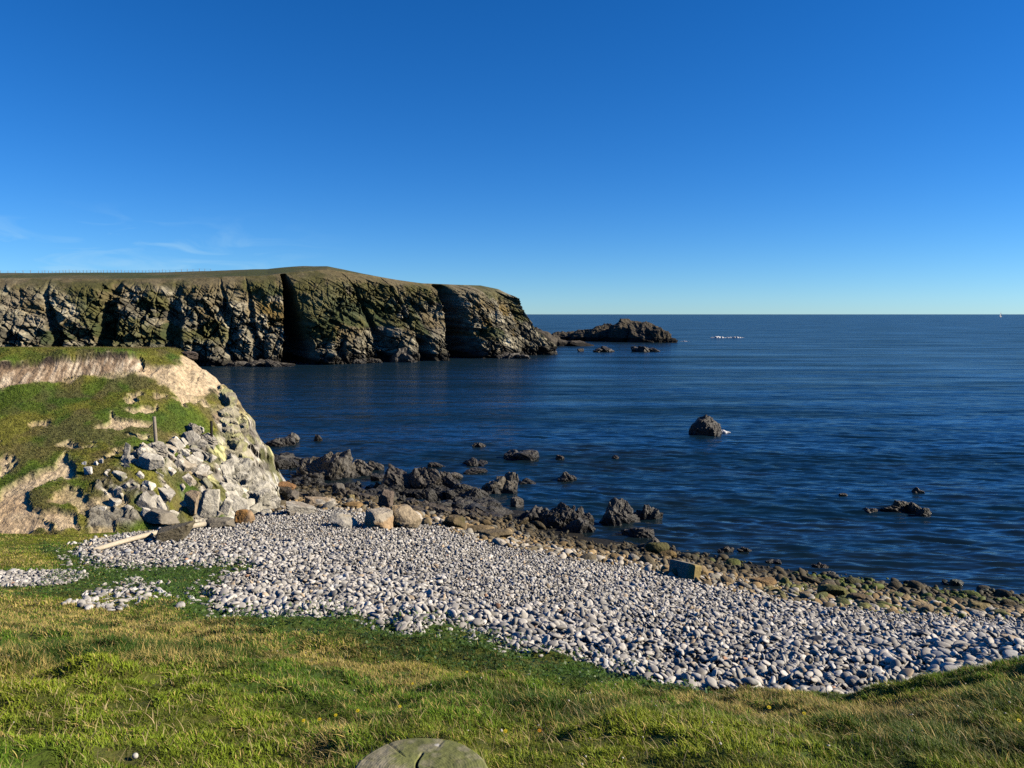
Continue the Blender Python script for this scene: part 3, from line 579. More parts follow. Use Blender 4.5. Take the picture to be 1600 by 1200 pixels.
def crag(seed, size, sub=4, tilt=0, rough=.12):
    """broken bedded rock: a few big tilted faces, ledges along the bedding, rough skin"""
    r_ = np.random.default_rng(seed); V, Fc = ico(sub)
    n = np.concatenate([np.eye(3), -np.eye(3), r_.normal(size=(9, 3))]); n[:6] += r_.normal(0, .32, (6, 3)); n /= np.linalg.norm(n, axis=1)[:, None]
    d = np.concatenate([r_.uniform(.66, .9, 6), r_.uniform(.8, 1.0, 9)])
    dot = V @ n.T; t = np.where(dot > .05, d[None] / np.maximum(dot, .05), 9).min(1); t = np.minimum(t, 1.2)
    P = V * t[:, None]; o = r_.uniform(0, 50, 3)
    bed = P[:, 0] * .45 + P[:, 2] * .9 + .25 * fbm(P[:, 0] * 1.5 + o[0], P[:, 1] * 1.5, P[:, 2] * 1.5, 2, 7)
    led = np.abs(((bed * r_.uniform(2.2, 3.4) + o[1]) % 1) - .5) * 2
    hh1, hh2, hh3, du, dv, ck = cells(bed * 2.6 + o[0], (P[:, 1] + .4 * P[:, 2]) * 1.5 + o[2], seed % 91)
    dis = .06 * (led - .5) + .13 * (hh1 - .5) - .10 * sst(.12, 0, ck) + rough * (1.5 * rid(P[:, 0] * 2.3 + o[0], P[:, 1] * 2.3 + o[1], P[:, 2] * 2.3 + o[2], 4, seed % 97) - .95)
    P = (P + V * dis[:, None]) * np.asarray(size)[None] * 1.05
    c, s_ = math.cos(tilt), math.sin(tilt); P = np.stack([P[:, 0] * c + P[:, 2] * s_, P[:, 1], -P[:, 0] * s_ + P[:, 2] * c], -1)
    a = r_.uniform(-.7, .7); c, s_ = math.cos(a), math.sin(a); P = np.stack([P[:, 0] * c - P[:, 1] * s_, P[:, 0] * s_ + P[:, 1] * c, P[:, 2]], -1)
    return P, Fc
def rock_obj(name, lumps, loc, colf, mat, smooth=False):
    Vs, Fs, o = [], [], 0
    for P, Fc, off in lumps:
        Vs.append(P + np.asarray(off)[None]); Fs.append(Fc + o); o += len(P)
    V = np.concatenate(Vs); Fc = np.concatenate(Fs)
    W = V + np.asarray(loc)[None]
    ob = mesh_np(name, V, [Fc], colf(W), smooth=smooth, mat=mat)
    ob.location = loc
    return ob
def pal(top, dark, tide=.5, alt=None, seed=0, altamt=.6):
    top, dark = np.array(top), np.array(dark)
    def f(W):
        c = mix(np.ones((len(W), 3)) * top * .75, top * 1.25, fbm(W[:, 0] * 2.3, W[:, 1] * 2.3, W[:, 2] * 2.3, 4, 301 + seed))
        if alt is not None: c = mix(c, np.array(alt), altamt * sst(.48, .6, fbm(W[:, 0] * 1.7 + 5, W[:, 1] * 1.7, W[:, 2] * 2.0, 4, 302 + seed)))
        if tide is not None: c = mix(c, dark, .95 * sst(tide + .18, tide - .12, W[:, 2] + .35 * (fbm(W[:, 0] * 2, W[:, 1] * 2, W[:, 2] * 2, 3, 303) - .5)))
        return c
    return f
GREYR, DARKR, BLACK = (.20, .175, .14), (.085, .075, .062), (.018, .016, .013)
seedc = [100]
def searock(px, py, wpx, hpx, label, top=GREYR, tide=.35, n=1, alt=None, name='sea_rock', cat='rock', group=None, shape='block', z0=0.0, dep=.8, rough=.13, lean=0, hard=.72):
    D = H / -(((600 - py) / F * cp - sp) / (cp + (600 - py) / F * sp)) if z0 == 0 else hit(px, py)[1]
    x = float(xof(px, D, z0)); mpp = (D * cp + H * sp) / F
    w_, h_ = wpx * mpp, hpx * mpp
    seedc[0] += 1; sd_ = seedc[0]; r_ = np.random.default_rng(sd_)
    ls = []
    if n == 1:
        P, Fc = lump(sd_, (w_ * .56, w_ * .5, h_ * .98), 5, 16, .15, hard=.78, fs=2.2, tilt=.3) if name == 'sea_stack' else crag(sd_, (w_ * .56, w_ * .54 * dep, h_ * 1.1), 5 if wpx > 25 else 4, lean + .15, rough); ls.append((P, Fc, (0, w_ * .3, h_ * .0)))
    else:
        for k in range(n):
            fx = (k + .5) / n - .5 + r_.uniform(-.1, .1); sz = r_.uniform(.75, 1.15) * w_ / (n ** .72)
            hh = .9 * h_ * (r_.uniform(.5, .9) if k != n // 2 else 1.0) * (1 - .45 * abs(fx))
            P, Fc = crag(sd_ * 50 + k, (sz * .8, sz * .75 * dep, max(hh * 1.05, sz * .3)), 5 if wpx > 50 else 4, r_.uniform(.0, .55), rough); ls.append((P, Fc, (fx * w_ * .8, r_.uniform(.1, .5) * w_ * dep, -.05 * h_)))
    o = rock_obj(name, ls, (x, D, z0), pal(top, BLACK, None if tide is None else z0 + tide * min(1, h_), alt, sd_), M_wet if tide else M_rock)
    tag(o, label, cat, group); return o
BEIGE = (.40, .34, .25); OCHRE = (.36, .22, .08); WHITEST = (.60, .56, .47); OLV = (.13, .11, .045)
searock(1106, 680, 42, 27, 'squat black sea stack standing alone in open water with white foam at its right', (.06, .053, .043), .3, name='sea_stack', cat='sea stack', dep=.9, rough=.16, lean=.25)
isl = [(894, 44, 18, 1), (928, 70, 20, 2), (958, 60, 26, 3), (986, 62, 31, 4), (1012, 60, 33, 5), (1033, 36, 25, 6), (878, 30, 11, 8), (1046, 20, 6, 9)]
Di = 250.; mp_ = (Di * cp + H * sp) / F; ls = []
for px_, w_, h_, s_ in isl:
    P, Fc = lump(900 + s_, (w_ * .62 * mp_, w_ * .5 * mp_, h_ * mp_), 6, 26, .17, hard=.7, fs=2.6, tilt=-.15); ls.append((P, Fc, ((px_ - 800) * mp_, 14 - .75 * (px_ - 960) * mp_ * (1 if px_ < 1000 else 1.15), 0)))
o = rock_obj('rocky_islet', ls, (0, Di, 0), pal((.13, .112, .088), BLACK, 1.3, (.19, .15, .06), 5, .35), M_cliff); tag(o, 'long dark rocky islet low on the sea beyond the cliff point', 'islet')
ls = []
for k, (px_, w_, h_) in enumerate([(845, 40, 18), (862, 20, 14), (875, 26, 9), (905, 34, 6), (832, 30, 26)]):
    P, Fc = lump(950 + k, (w_ * .6 * mp_, w_ * .5 * mp_, h_ * mp_), 4, 20, .17, tilt=.2); ls.append((P, Fc, ((px_ - 800) * mp_ * .9, 0, 0)))
o = rock_obj('rock_reef', ls, (0, 222, 0), pal((.17, .145, .11), BLACK, 1.0, None, 7), M_cliff); tag(o, 'ragged low reef of rocks between the cliff point and the islet', 'reef')
for a in [(944, 550, 24, 9, 'small dark skerry, middle of three rocks in front of the islet', 2), (1012, 550, 42, 10, 'widest of the three small skerries in front of the islet', 3), (908, 549, 11, 4, 'tiniest of the three skerries in front of the islet', 1)]:
    searock(a[0], a[1], a[2], a[3], a[4], DARKR, .3, n=a[5], name='skerry', cat='skerry', group='skerries in front of the islet')
for a in [(852, 554, 34, 14, 'broken rocks at the foot of the cliff point', 4), (628, 566, 46, 30, 'rounded rock buttress in the water beneath the middle of the far cliff', 3), (800, 560, 50, 10, 'low wave-washed ledge below the cliff point', 4), (560, 568, 60, 14, 'low black ledge at the far cliff foot', 5), (400, 574, 110, 10, 'line of black boulders along the far cliff foot beside the near headland', 9)]:
    searock(a[0], a[1], a[2], a[3], a[4], (.15, .13, .10), .4, n=a[5], name='cliff_foot_rock', cat='rock', rough=.16)
for a in [
    (506, 748, 92, 50, 'big grey lumpy rock at the left of the rocky shore', (.21, .19, .155), 3, .18),
    (560, 742, 40, 20, 'angular grey rock leaning right of the big grey shore rock', (.24, .215, .175), 1, .1),
    (440, 697, 32, 19, 'pointed dark grey rock in the water beside the headland cliff', (.15, .14, .12), 2, .2),
    (455, 692, 20, 11, 'pale flat-sided rock just right of the pointed water rock', (.28, .26, .21), 1, .15),
    (496, 689, 14, 8, 'tiny dark rock alone in the water near the headland', DARKR, 1, .3),
    (446, 726, 52, 16, 'low dark rock shelf beside the foot of the headland cliff', (.13, .12, .10), 3, .3),
    (640, 768, 66, 46, 'tall dark brown rock with a rounded crest among seaweed', (.14, .12, .095), 2, .3),
    (690, 766, 56, 28, 'jagged dark rock ridge running right from the rounded crest', (.12, .105, .085), 5, .45),
    (706, 748, 26, 11, 'small pale rock at the right tip of the jagged ridge', (.28, .245, .18), 2, .3),
    (778, 772, 50, 28, 'lumpy grey-brown rock below the small pinnacle in the shallows', (.22, .20, .165), 3, .3),
    (790, 768, 26, 34, 'narrow upright pinnacle of grey rock in the shallows', (.25, .225, .185), 2, .2),
    (813, 718, 46, 18, 'flat-topped dark boulder in the water above the pinnacle', (.12, .11, .092), 2, .4),
    (742, 727, 44, 9, 'long low black rock awash left of the flat-topped boulder', DARKR, 5, .5),
    (739, 739, 26, 9, 'small low rock awash beneath the long black one', (.13, .115, .09), 2, .3),
    (748, 698, 18, 7, 'small dark rock farthest out above the long black one', (.10, .09, .075), 2, .3),
    (886, 751, 28, 13, 'ribbed dark rock alone right of the pinnacle', (.13, .115, .09), 3, .4),
    (875, 718, 12, 6, 'tiny brown rock right of the flat-topped boulder', (.15, .10, .065), 1, .3),
    (962, 717, 10, 4, 'tiniest rock awash in open water left of the sea stack', DARKR, 1, .3),
    (824, 757, 26, 9, 'low weedy rock just right of the pinnacle', (.11, .10, .075), 3, .5),
    (680, 731, 20, 8, 'little weedy rock out beyond the jagged ridge', (.11, .10, .08), 2, .4),
    (584, 735, 22, 12, 'small grey rock right of the leaning rock', (.17, .155, .125), 1, .3),
    (808, 792, 22, 16, 'small brown boulder left of the seaweed rock mass', (.16, .14, .11), 1, .3),
    (874, 826, 98, 46, 'broad mass of dark ridged rocks half covered in seaweed', (.135, .12, .10), 9, .35),
    (838, 818, 50, 26, 'black weedy rock along the left edge of the broad rock mass', (.08, .075, .06), 4, .5),
    (905, 832, 46, 26, 'dark humped rock along the right edge of the broad rock mass', (.12, .108, .09), 3, .4),
    (968, 820, 56, 34, 'sloping dark rock left of a gap of water', (.13, .12, .10), 3, .3),
    (1012, 812, 46, 24, 'spiky dark rock at the outer right of the rock group', (.11, .10, .082), 5, .4),
    (995, 840, 40, 22, 'dark brown boulder standing in a calm pool', (.10, .085, .068), 2, .5),
    (734, 805, 42, 26, 'brown-grey boulder among kelp at the water edge', (.19, .16, .12), 2, .25),
    (784, 815, 64, 18, 'long flat black rock at the water edge left of the rock mass', (.12, .11, .09), 3, .35),
    (728, 782, 40, 16, 'dark weedy stone between the jagged ridge and the shore', (.10, .09, .07), 3, .5),
    (1418, 801, 56, 20, 'largest of the round dark rocks out in the water at right', (.11, .095, .06), 5, .25),
    (1446, 806, 18, 11, 'round black rock at the right tip of the offshore group', (.07, .065, .05), 1, .3),
    (1361, 801, 16, 9, 'small brown rock left of the offshore round rocks', (.13, .10, .075), 2, .3),
    (1436, 770, 18, 8, 'small dark rock behind the offshore round rocks', DARKR, 3, .5),
    (1318, 775, 12, 4, 'tiny rock awash farthest left of the offshore group', (.13, .115, .095), 1, .2),
    (1046, 866, 30, 14, 'dark rock at the water edge above the concrete block', (.09, .08, .065), 3, .4),
    (1018, 862, 22, 16, 'grey-brown stone at the water edge left of the dark rock', (.17, .145, .11), 1, .3),
    (1135, 864, 24, 9, 'weed-covered stone in shallow water beyond the concrete block', (.075, .055, .03), 4, .5),
    (1165, 862, 20, 7, 'low brown weedy stone in the shallows', (.07, .055, .03), 3, .5),
    (1212, 880, 16, 6, 'small weedy stone awash near the pebbles', (.08, .07, .045), 2, .5),
    (1284, 887, 22, 6, 'reddish weed-covered stone awash near the shore', (.11, .065, .035), 3, .3),
    (1490, 914, 24, 11, 'green-tinged dark boulder in the shallows at right', (.06, .075, .025), 2, .3),
    (1300, 902, 16, 8, 'grey stone standing at the edge of the water', (.17, .16, .13), 1, .2),
    (1550, 934, 24, 12, 'dark boulder with bright green weed at the right water edge', (.085, .09, .03), 1, .2)]:
    searock(a[0], a[1], a[2], a[3], a[4], a[5], a[7], n=a[6], name='shore_rock', alt=(.24, .20, .13) if a[5][0] > .16 else None)
# low weedy rocks filling the platform between the headland and the pool
for k in range(95):
    px, py = rng.uniform(425, 770), 0
    lo, hi = np.interp(px, [425, 520, 600, 700, 770], [712, 735, 752, 770, 790]), np.interp(px, [425, 520, 600, 700, 770], [775, 792, 800, 818, 826])
    py = rng.uniform(lo, hi)
    dark = py < hi - 18
    searock(px, py, rng.uniform(14, 46), rng.uniform(6, 17), 'dark weed-covered rock on the crowded rocky shore between headland and shingle' if dark else 'brown rounded rock at the landward side of the crowded rocky shore', (.085, .08, .066) if dark else (.17, .135, .085), .4, n=int(rng.integers(1, 4)), name='weedy_rock', group='rocks crowding the shore platform', z0=max(.02, float(hit(px, py)[2]) - .06))

def landrock(px, py, wpx, hpx, label, top, alt=None, dep=.8, lean=0, sink=.1, name='boulder', cat='boulder', group=None, rz=0, hard=.68, rough=.07, planes=14, sub=4, shape=None, yaw=None, mat=None):
    p = hit(px, py); mpp = (p[1] * cp + (H - p[2]) * sp) / F; w_, h_ = wpx * mpp, hpx * mpp
    seedc[0] += 1; sd_ = seedc[0]
    P, Fc = slab(sd_, (w_ * .5, w_ * .5 * dep, h_ * .52), sub, lean, yaw, .07 if shape else .035) if name == 'rock_slab' or shape == 'slab' else crag(sd_, (w_ * .52, w_ * .5 * dep, h_ * .56), 5, lean, .1) if name in ('crag', 'edge_rock') else lump(sd_, (w_ * .53, w_ * .53 * dep, h_ * .56), sub, planes, rough, hard=hard, tilt=lean)
    zc = h_ * (.5 - sink)
    o = rock_obj(name, [(P, Fc, (0, w_ * .3 * dep, zc))], p, pal(top, BLACK, None, alt, sd_), mat or M_rock); o.rotation_euler.z = rz
    tag(o, label, cat, group); return o
for a in [
    (626, 827, 54, 36, 'big rounded tan-brown boulder cracked across, at the top of the shingle', (.52, .42, .28), (.66, .44, .17)),
    (590, 829, 44, 40, 'split white and orange boulder left of the big tan one', (.56, .49, .38), (.6, .34, .12)),
    (603, 796, 24, 30, 'tall brown rock wedged behind the split boulder', (.22, .17, .13), None),
    (464, 806, 46, 20, 'white slab-like boulder at the foot of the headland cliff', WHITEST, (.45, .36, .25)),
    (492, 795, 40, 22, 'white and rust boulder behind the white slab', (.58, .53, .45), (.5, .33, .15)),
    (538, 826, 46, 18, 'pale pointed boulder half buried in cobbles', WHITEST, (.42, .34, .20)),
    (441, 768, 34, 14, 'orange boulder beside the foot of the headland cliff', (.42, .23, .10), None),
    (449, 785, 36, 18, 'grey-brown boulder between the orange one and the white slab', (.22, .19, .15), None),
    (528, 774, 20, 18, 'round grey boulder on the brown stones', (.23, .21, .175), None),
    (548, 783, 12, 10, 'small round yellow boulder beside the round grey one', (.42, .34, .15), None),
    (550, 797, 30, 12, 'orange-brown flat stone in the brown gravel', (.42, .27, .11), None),
    (666, 822, 16, 12, 'small rounded tan stone right of the big tan boulder', (.38, .30, .17), None),
    (710, 828, 34, 22, 'mossy brown boulder where seaweed meets brown stones', (.20, .15, .075), (.12, .12, .03)),
    (770, 843, 54, 14, 'long brown stone lying along the brown band', (.25, .19, .10), None),
    (745, 833, 36, 12, 'flat yellow-brown stone above the long brown one', (.30, .22, .11), None),
    (1027, 868, 34, 22, 'olive-green slanting boulder in the brown band', (.13, .12, .035), (.20, .16, .06)),
    (1046, 873, 26, 11, 'brown boulder right of the olive slanting one', (.25, .17, .06), None),
    (1195, 918, 34, 15, 'ochre lozenge-shaped boulder right of the concrete block', (.33, .21, .09), None),
    (1308, 937, 44, 22, 'largest olive boulder in the brown band at right', (.19, .16, .055), (.12, .14, .025)),
    (1350, 945, 40, 14, 'dark brown sloping stone right of the largest olive boulder', (.17, .12, .055), None),
    (1533, 959, 38, 17, 'flat ochre boulder alone at the right of the brown band', (.33, .26, .10), None),
    (1468, 946, 24, 11, 'bright green weed-coated boulder in the band at right', (.10, .14, .02), None),
    (1336, 915, 20, 11, 'olive rounded boulder near the water at right', (.14, .135, .05), None),
    (1100, 905, 14, 12, 'ochre stone touching the right end of the concrete block', (.36, .25, .10), None),
    (378, 819, 34, 20, 'orange lichen-stained boulder below the headland cliff', (.62, .33, .10), (.50, .40, .28)),
    (340, 828, 44, 18, 'grey flat-faced slab at the end of the driftwood pole', (.30, .265, .20), None)]:
    landrock(a[0], a[1], a[2], a[3], a[4], a[5], a[6], hard=.66 if a[2] > 30 else .82, shape='slab' if a[0] in (464, 492, 538, 590, 603, 449) else None, lean=.2 if a[0] in (464, 492, 538, 590) else 0, sink=.25 if a[0] in (464, 492, 538, 590) else .1)
landrock(264, 849, 66, 26, 'long grey-brown slab lying across the driftwood pole', (.23, .20, .135), (.30, .25, .15), dep=.6, lean=-.22, sink=.1, hard=.6, name='rock_slab', cat='slab')
landrock(240, 818, 56, 20, 'pale flat slab at the bottom edge of the headland slope', (.36, .32, .25), None, dep=.6, lean=.1, name='rock_slab', cat='slab')
# pale slabs sticking out of the headland slope
for a in [
    (327, 808, 30, 54, 'tall upright pale slab at the foot of the headland slope', (.78, .73, .6), .25, 'k'),
    (297, 800, 24, 38, 'rust-faced leaning slab left of the tall upright slab', (.52, .40, .26), .35, 'k'),
    (352, 806, 16, 32, 'thin leaning slab right of the tall upright slab', (.82, .77, .65), .4, 'k'),
    (198, 722, 9, 34, 'narrow finger of grey stone standing in the turf', (.50, .47, .40), .25, 'k'),
    (230, 735, 32, 28, 'pyramid-shaped pale rock below the weathered fence post', (.76, .71, .59), .2, 'k'),
    (137, 744, 12, 18, 'white upright stone on the turf edge, below a small white stone', (.95, .92, .84), .2, 'k'),
    (131, 728, 7, 7, 'small square white stone above the white upright stone', (.98, .95, .87), 0, 'k'),
    (149, 729, 7, 8, 'small square white stone right of the other square one', (.98, .95, .87), 0, 'k'),
    (158, 725, 6, 9, 'little grey-white stone farthest right in the turf row', (.80, .76, .68), .1, 'k'),
    (230, 812, 22, 16, 'white-edged rock beside a dark hollow near the slope foot', (.80, .75, .64), .2, 'k'),
    (160, 799, 11, 7, 'small flat white stone lying on the grey bedrock', (.9, .85, .74), 0, 'k')]:
    landrock(a[0], a[1], a[2], a[3], a[4], a[5], None, dep=.55, lean=a[6], sink=.12, name='rock_slab', cat='slab', hard=.55, planes=11, rough=.06)
for k in range(105):
    if k < 85: px, py = rng.uniform(160, 345), rng.uniform(690, 812)
    else: px, py = rng.uniform(270, 345), rng.uniform(655, 720)
    p = hit(px, py)
    if sdist(RUB, np.array([p[0]]), np.array([p[1]]))[0] < 0: continue
    v = rng.uniform(.8, 1.25); wpx = rng.uniform(8, 24) * (1.3 if k % 5 == 0 else 1)
    landrock(px, py, wpx, wpx * rng.uniform(.5, 1.3), 'pale angular slab half buried in the turf of the headland rubble slope', tuple(np.array((.74, .69, .58)) * v * (1.25 if k % 4 == 0 else 1)), ((.45, .35, .22), (.13, .14, .03), (.32, .30, .26))[k % 3], dep=.7, lean=.62 + rng.uniform(-.12, .15), sink=.58, name='rock_slab', cat='slab', group='slabs in the headland rubble slope', yaw=rng.uniform(-.25, .15))
for k in range(74):
    py = rng.uniform(612, 806); xl, xr = np.interp(py, [600, 640, 700, 760, 810], [345, 345, 345, 338, 372]), np.interp(py, [600, 625, 660, 700, 740, 770, 810], [344, 352, 368, 384, 398, 412, 424])
    px = xl + (xr - xl) * rng.random() ** .8; wpx = rng.uniform(14, 36) * (1 if py > 700 else .8); v = rng.uniform(.8, 1.15); low = py > 715
    landrock(px, py, wpx, wpx * rng.uniform(.9, 1.7), 'pale angular ledge of bedrock in the lower lichen-spotted headland face' if low else 'yellow-green lichened ledge of bedrock in the upper headland face', tuple(np.array((.70, .66, .55) if low else (.54, .49, .35)) * v), (.45, .42, .33) if low else (.56, .57, .22), dep=.9, lean=.55 + rng.uniform(-.2, .2), sink=.72, name='rock_slab', cat='ledge', group='bedrock ledges of the headland face', shape='slab', yaw=rng.uniform(-.9, -.2), sub=4)
for a in [(348, 588, 22, 18, 'dark broken rock on the headland edge above the sea', (.24, .20, .17)), (362, 604, 24, 18, 'heathery dark rock clinging to the headland edge', (.20, .16, .13)), (295, 560, 24, 12, 'dark turf-topped rock at the notch of the headland top', (.17, .13, .10)), (318, 572, 30, 12, 'brown crumbling rock behind the sandy hollow', (.26, .20, .14))]:
    landrock(a[0], a[1], a[2], a[3], a[4], a[5], None, name='edge_rock', cat='rock', hard=.6, rough=.16, sub=5)
for a in [(300, 678, 26, 18, 'dark shadowed crag left of the short black fence post', (.40, .36, .29)), (322, 694, 27, 16, 'grey layered crag at the foot of the short black post', (.55, .50, .41)), (243, 708, 34, 18, 'broken grey ledge beneath the weathered fence post', (.5, .46, .38))]:
    landrock(a[0], a[1], a[2], a[3], a[4], a[5], None, name='crag', cat='rock', hard=.5, rough=.2, sub=5, sink=.25, lean=.3)

# ------------------------------------------------------------------ cobbles and band stones
def stones(P, size, flat, colors, sub, seed, yaw=None):
    """n ellipsoid stones merged: P (n,3), size (n,3)"""
    r_ = np.random.default_rng(seed); V, Fc = ico(sub); n = len(P); m = len(V)
    U_ = np.repeat(V[None], n, 0)
    # superellipse-like lumpy variation
    k = r_.normal(size=(n, 3, 3)) * .2
    U_ = U_ + np.einsum('nij,nvj->nvi', k, V[None] * np.abs(V[None]))
    U_ = U_ * size[:, None]
    ya = r_.uniform(0, 6.28, n) if yaw is None else yaw; ti = r_.normal(0, .5, n); ro = r_.normal(.1, .45, n)
    c, s_ = np.cos(ti)[:, None], np.sin(ti)[:, None]; x, y, z = U_[..., 0], U_[..., 1], U_[..., 2]
    x, z = x * c + z * s_, -x * s_ + z * c
    c, s_ = np.cos(ro)[:, None], np.sin(ro)[:, None]; y, z = y * c - z * s_, y * s_ + z * c
    c, s_ = np.cos(ya)[:, None], np.sin(ya)[:, None]; x, y = x * c - y * s_, x * s_ + y * c
    Vv = np.stack([x, y, z], -1) + P[:, None]
    Ff = (Fc[None] + (np.arange(n) * m)[:, None, None])
    return Vv, Ff, np.repeat(colors[:, None], m, 1)
def jgrid(x0, x1, y0, y1, sp_, j=.75, seed=0):
    r_ = np.random.default_rng(seed); a, b = np.meshgrid(np.arange(x0, x1, sp_), np.arange(y0, y1, sp_ * .87)); a = a + (np.arange(a.shape[0]) % 2)[:, None] * sp_ * .5
    return (a + r_.uniform(-j, j, a.shape) * sp_ * .5).ravel(), (b + r_.uniform(-j, j, a.shape) * sp_ * .5).ravel()
def infrustum(x, y, z, m=60):
    px, py = pix(x, y, z); return (px > -m) & (px < 1600 + m) & (py < 1230 + m)
def cob_col(n, r_):
    v = r_.choice([.30, .42, .56, .72, .88], n, p=[.10, .20, .30, .26, .14]) * r_.uniform(.85, 1.15, n)
    c = v[:, None] * np.array((1, .95, .865))[None]
    w_ = r_.random(n); c[w_ < .03] *= np.array((1.05, .88, .68)); c[w_ > .997] *= np.array((1.0, .62, .42))
    c[(w_ > .06) & (w_ < .14)] *= np.array((.93, .98, 1.05))
    return c
allP, allS, allC = [], [], []
for lay, (sp_, smin, smax, lift, prob) in enumerate(((.08, .038, .068, .01, 1.0), (.114, .042, .08, .05, .85), (.23, .05, .088, .085, .6), (1.2, .075, .115, .09, .35))):
    x, y = jgrid(-17, 24, 6.5, 33, sp_, .9, 40 + lay); r_ = np.random.default_rng(60 + lay)
    z = Gnd(x, y)
    d = sdp(P_SH, x, y, .22, 1.3)
    dl = sdp(P_LEFT, x, y, .2, 1.5); dsc = sdp(P_SCAT, x, y, .3, 1.2)
    inb = sdp(P_BAND, x, y, .3) > -.05
    edge = np.where(y > 18, .9, 1.0)
    keep = ((d > -.03) & ~(inb & (r_.random(len(x)) < .8))) | ((d > -.5) & (r_.random(len(x)) < .10) & (y > 8)) | (dl > .0) & (r_.random(len(x)) < .75) | ((dsc > 0) & (r_.random(len(x)) < .32))
    keep &= infrustum(x, y, z) & (r_.random(len(x)) < prob) & (y < 31)
    x, y, z, d = x[keep], y[keep], z[keep], d[keep]; n = len(x)
    a = np.exp(r_.uniform(math.log(smin), math.log(smax), n)) * (1.02 - .012 * np.clip(y - 9, 0, 20)) 
    a *= np.interp(fbm(x * .35, y * .35, 0, 3, 401), [.3, .7], [.8, 1.2])
    b = a * r_.uniform(.55, .9, n); h_ = b * r_.uniform(.36, .66, n)
    allP.append(np.stack([x, y, z + lift + h_ * .15 + .05 * (fbm(x * 1.5, y * 1.5, 0, 2, 402) - .5) + r_.uniform(-.03, .03, n) - np.where(d < 0, lift, 0)], -1)); allS.append(np.stack([a, b, h_], -1)); allC.append(cob_col(n, r_))
P = np.concatenate(allP); S_ = np.concatenate(allS); Cc = np.concatenate(allC)
app = S_[:, 0] / np.hypot(P[:, 1], H - P[:, 2]); px, py = pix(P[:, 0], P[:, 1], P[:, 2])
vis = (px > 0) & (px < 1600) & (py < 1190) & (sdist(P_SH, P[:, 0], P[:, 1]) > .1) & (P[:, 2] - Gnd(P[:, 0], P[:, 1]) > .05)
order = np.argsort(-app * vis); single = np.zeros(len(P), bool); single[order[:290]] = True
print('cobbles', len(P))
near = (P[:, 1] < 19) & ~single; far = ~near & ~single
vs_, fs_, cs_ = [], [], []; o = 0
for m_, sub in ((near, 2), (far, 1)):
    V, Fc, cc = stones(P[m_], S_[m_], 0, Cc[m_], sub, 11)
    vs_.append(V.reshape(-1, 3)); fs_.append(Fc.reshape(-1, 3) + o); cs_.append(cc.reshape(-1, 3)); o += vs_[-1].shape[0]
cob = mesh_np('shingle', np.concatenate(vs_), [np.concatenate(fs_)], np.concatenate(cs_), mat=M_peb)
tag(cob, 'grey and white rounded cobbles covering the whole beach', 'shingle', kind='stuff')
V, Fc, cc = stones(np.zeros((290, 3)), S_[single], 0, Cc[single], 3, 12); f0 = ico(3)[1]
for k, p in enumerate(P[single]):
    ob = mesh_np('cobble', V[k], [f0], cc[k], mat=M_peb); ob.location = p
    tag(ob, 'smooth rounded cobble among many alike on the near part of the shingle beach', 'cobble', 'large cobbles on the near shingle')

# brown and weedy stones of the tidal band
allP, allS, allC = [], [], []
for lay, (sp_, smin, smax, lift, prob) in enumerate(((.15, .06, .12, .02, 1.0), (.33, .10, .19, .05, .8), (.9, .17, .32, .06, .55))):
    x, y = jgrid(-13, 24, 15, 42, sp_, .9, 140 + lay); r_ = np.random.default_rng(160 + lay); z = Gnd(x, y)
    d = sdp(P_BAND, x, y, .35, 1.2); keep = (d > -.12 + .25 * (fbm(x, y, 0, 2, 410) - .5)) | ((d > -1.2) & (z < .3) & (r_.random(len(x)) < .22))
    keep &= infrustum(x, y, z) & (r_.random(len(x)) < prob) & (z > -.3)
    x, y, z = x[keep], y[keep], z[keep]; n = len(x)
    a = np.exp(r_.uniform(math.log(smin), math.log(smax), n)); b = a * r_.uniform(.55, .9, n); h_ = b * r_.uniform(.45, .8, n)
    tcol = np.array([(.42, .29, .13), (.32, .24, .13), (.52, .38, .20), (.22, .18, .11), (.40, .37, .30)])[r_.integers(0, 5, n)] * r_.uniform(.75, 1.2, n)[:, None]
    wetz = sst(.75, .25, z + .5 * (fbm(x * .8, y * .8, 0, 3, 411) - .5))
    tcol = mix(tcol, np.array((.055, .048, .025)), .85 * wetz)
    gre = sst(.48, .6, fbm(x * .7, y * .7, 0, 3, 412)) * sst(4, 10, x) * (r_.random(n) < .5)
    tcol = mix(tcol, np.array((.16, .21, .03)), .85 * gre)
    pale = (r_.random(n) < .25) & (z > .9); tcol[pale] = np.array((.68, .62, .52))
    allP.append(np.stack([x, y, z + lift + h_ * .2], -1)); allS.append(np.stack([a, b, h_], -1)); allC.append(tcol)
P = np.concatenate(allP); S_ = np.concatenate(allS); Cc = np.concatenate(allC); print('band', len(P))
order = np.argsort(-S_[:, 0] / P[:, 1]); single = np.zeros(len(P), bool); single[order[:130]] = True
V, Fc, cc = stones(P[~single], S_[~single], 0, Cc[~single], 2, 13)
ob = mesh_np('tidal_pebbles', V.reshape(-1, 3), [Fc.reshape(-1, 3)], cc.reshape(-1, 3), mat=M_peb)
tag(ob, 'brown and weedy stones in a band between white shingle and water', 'pebbles', kind='stuff')
V, Fc, cc = stones(np.zeros((130, 3)), S_[single], 0, Cc[single], 3, 14)
for k, p in enumerate(P[single]):
    ob = mesh_np('tidal_stone', V[k], [f0], cc[k], mat=M_rock); ob.location = p
    tag(ob, 'rounded brown stone in the band between white shingle and water', 'stone', 'stones of the brown tidal band')

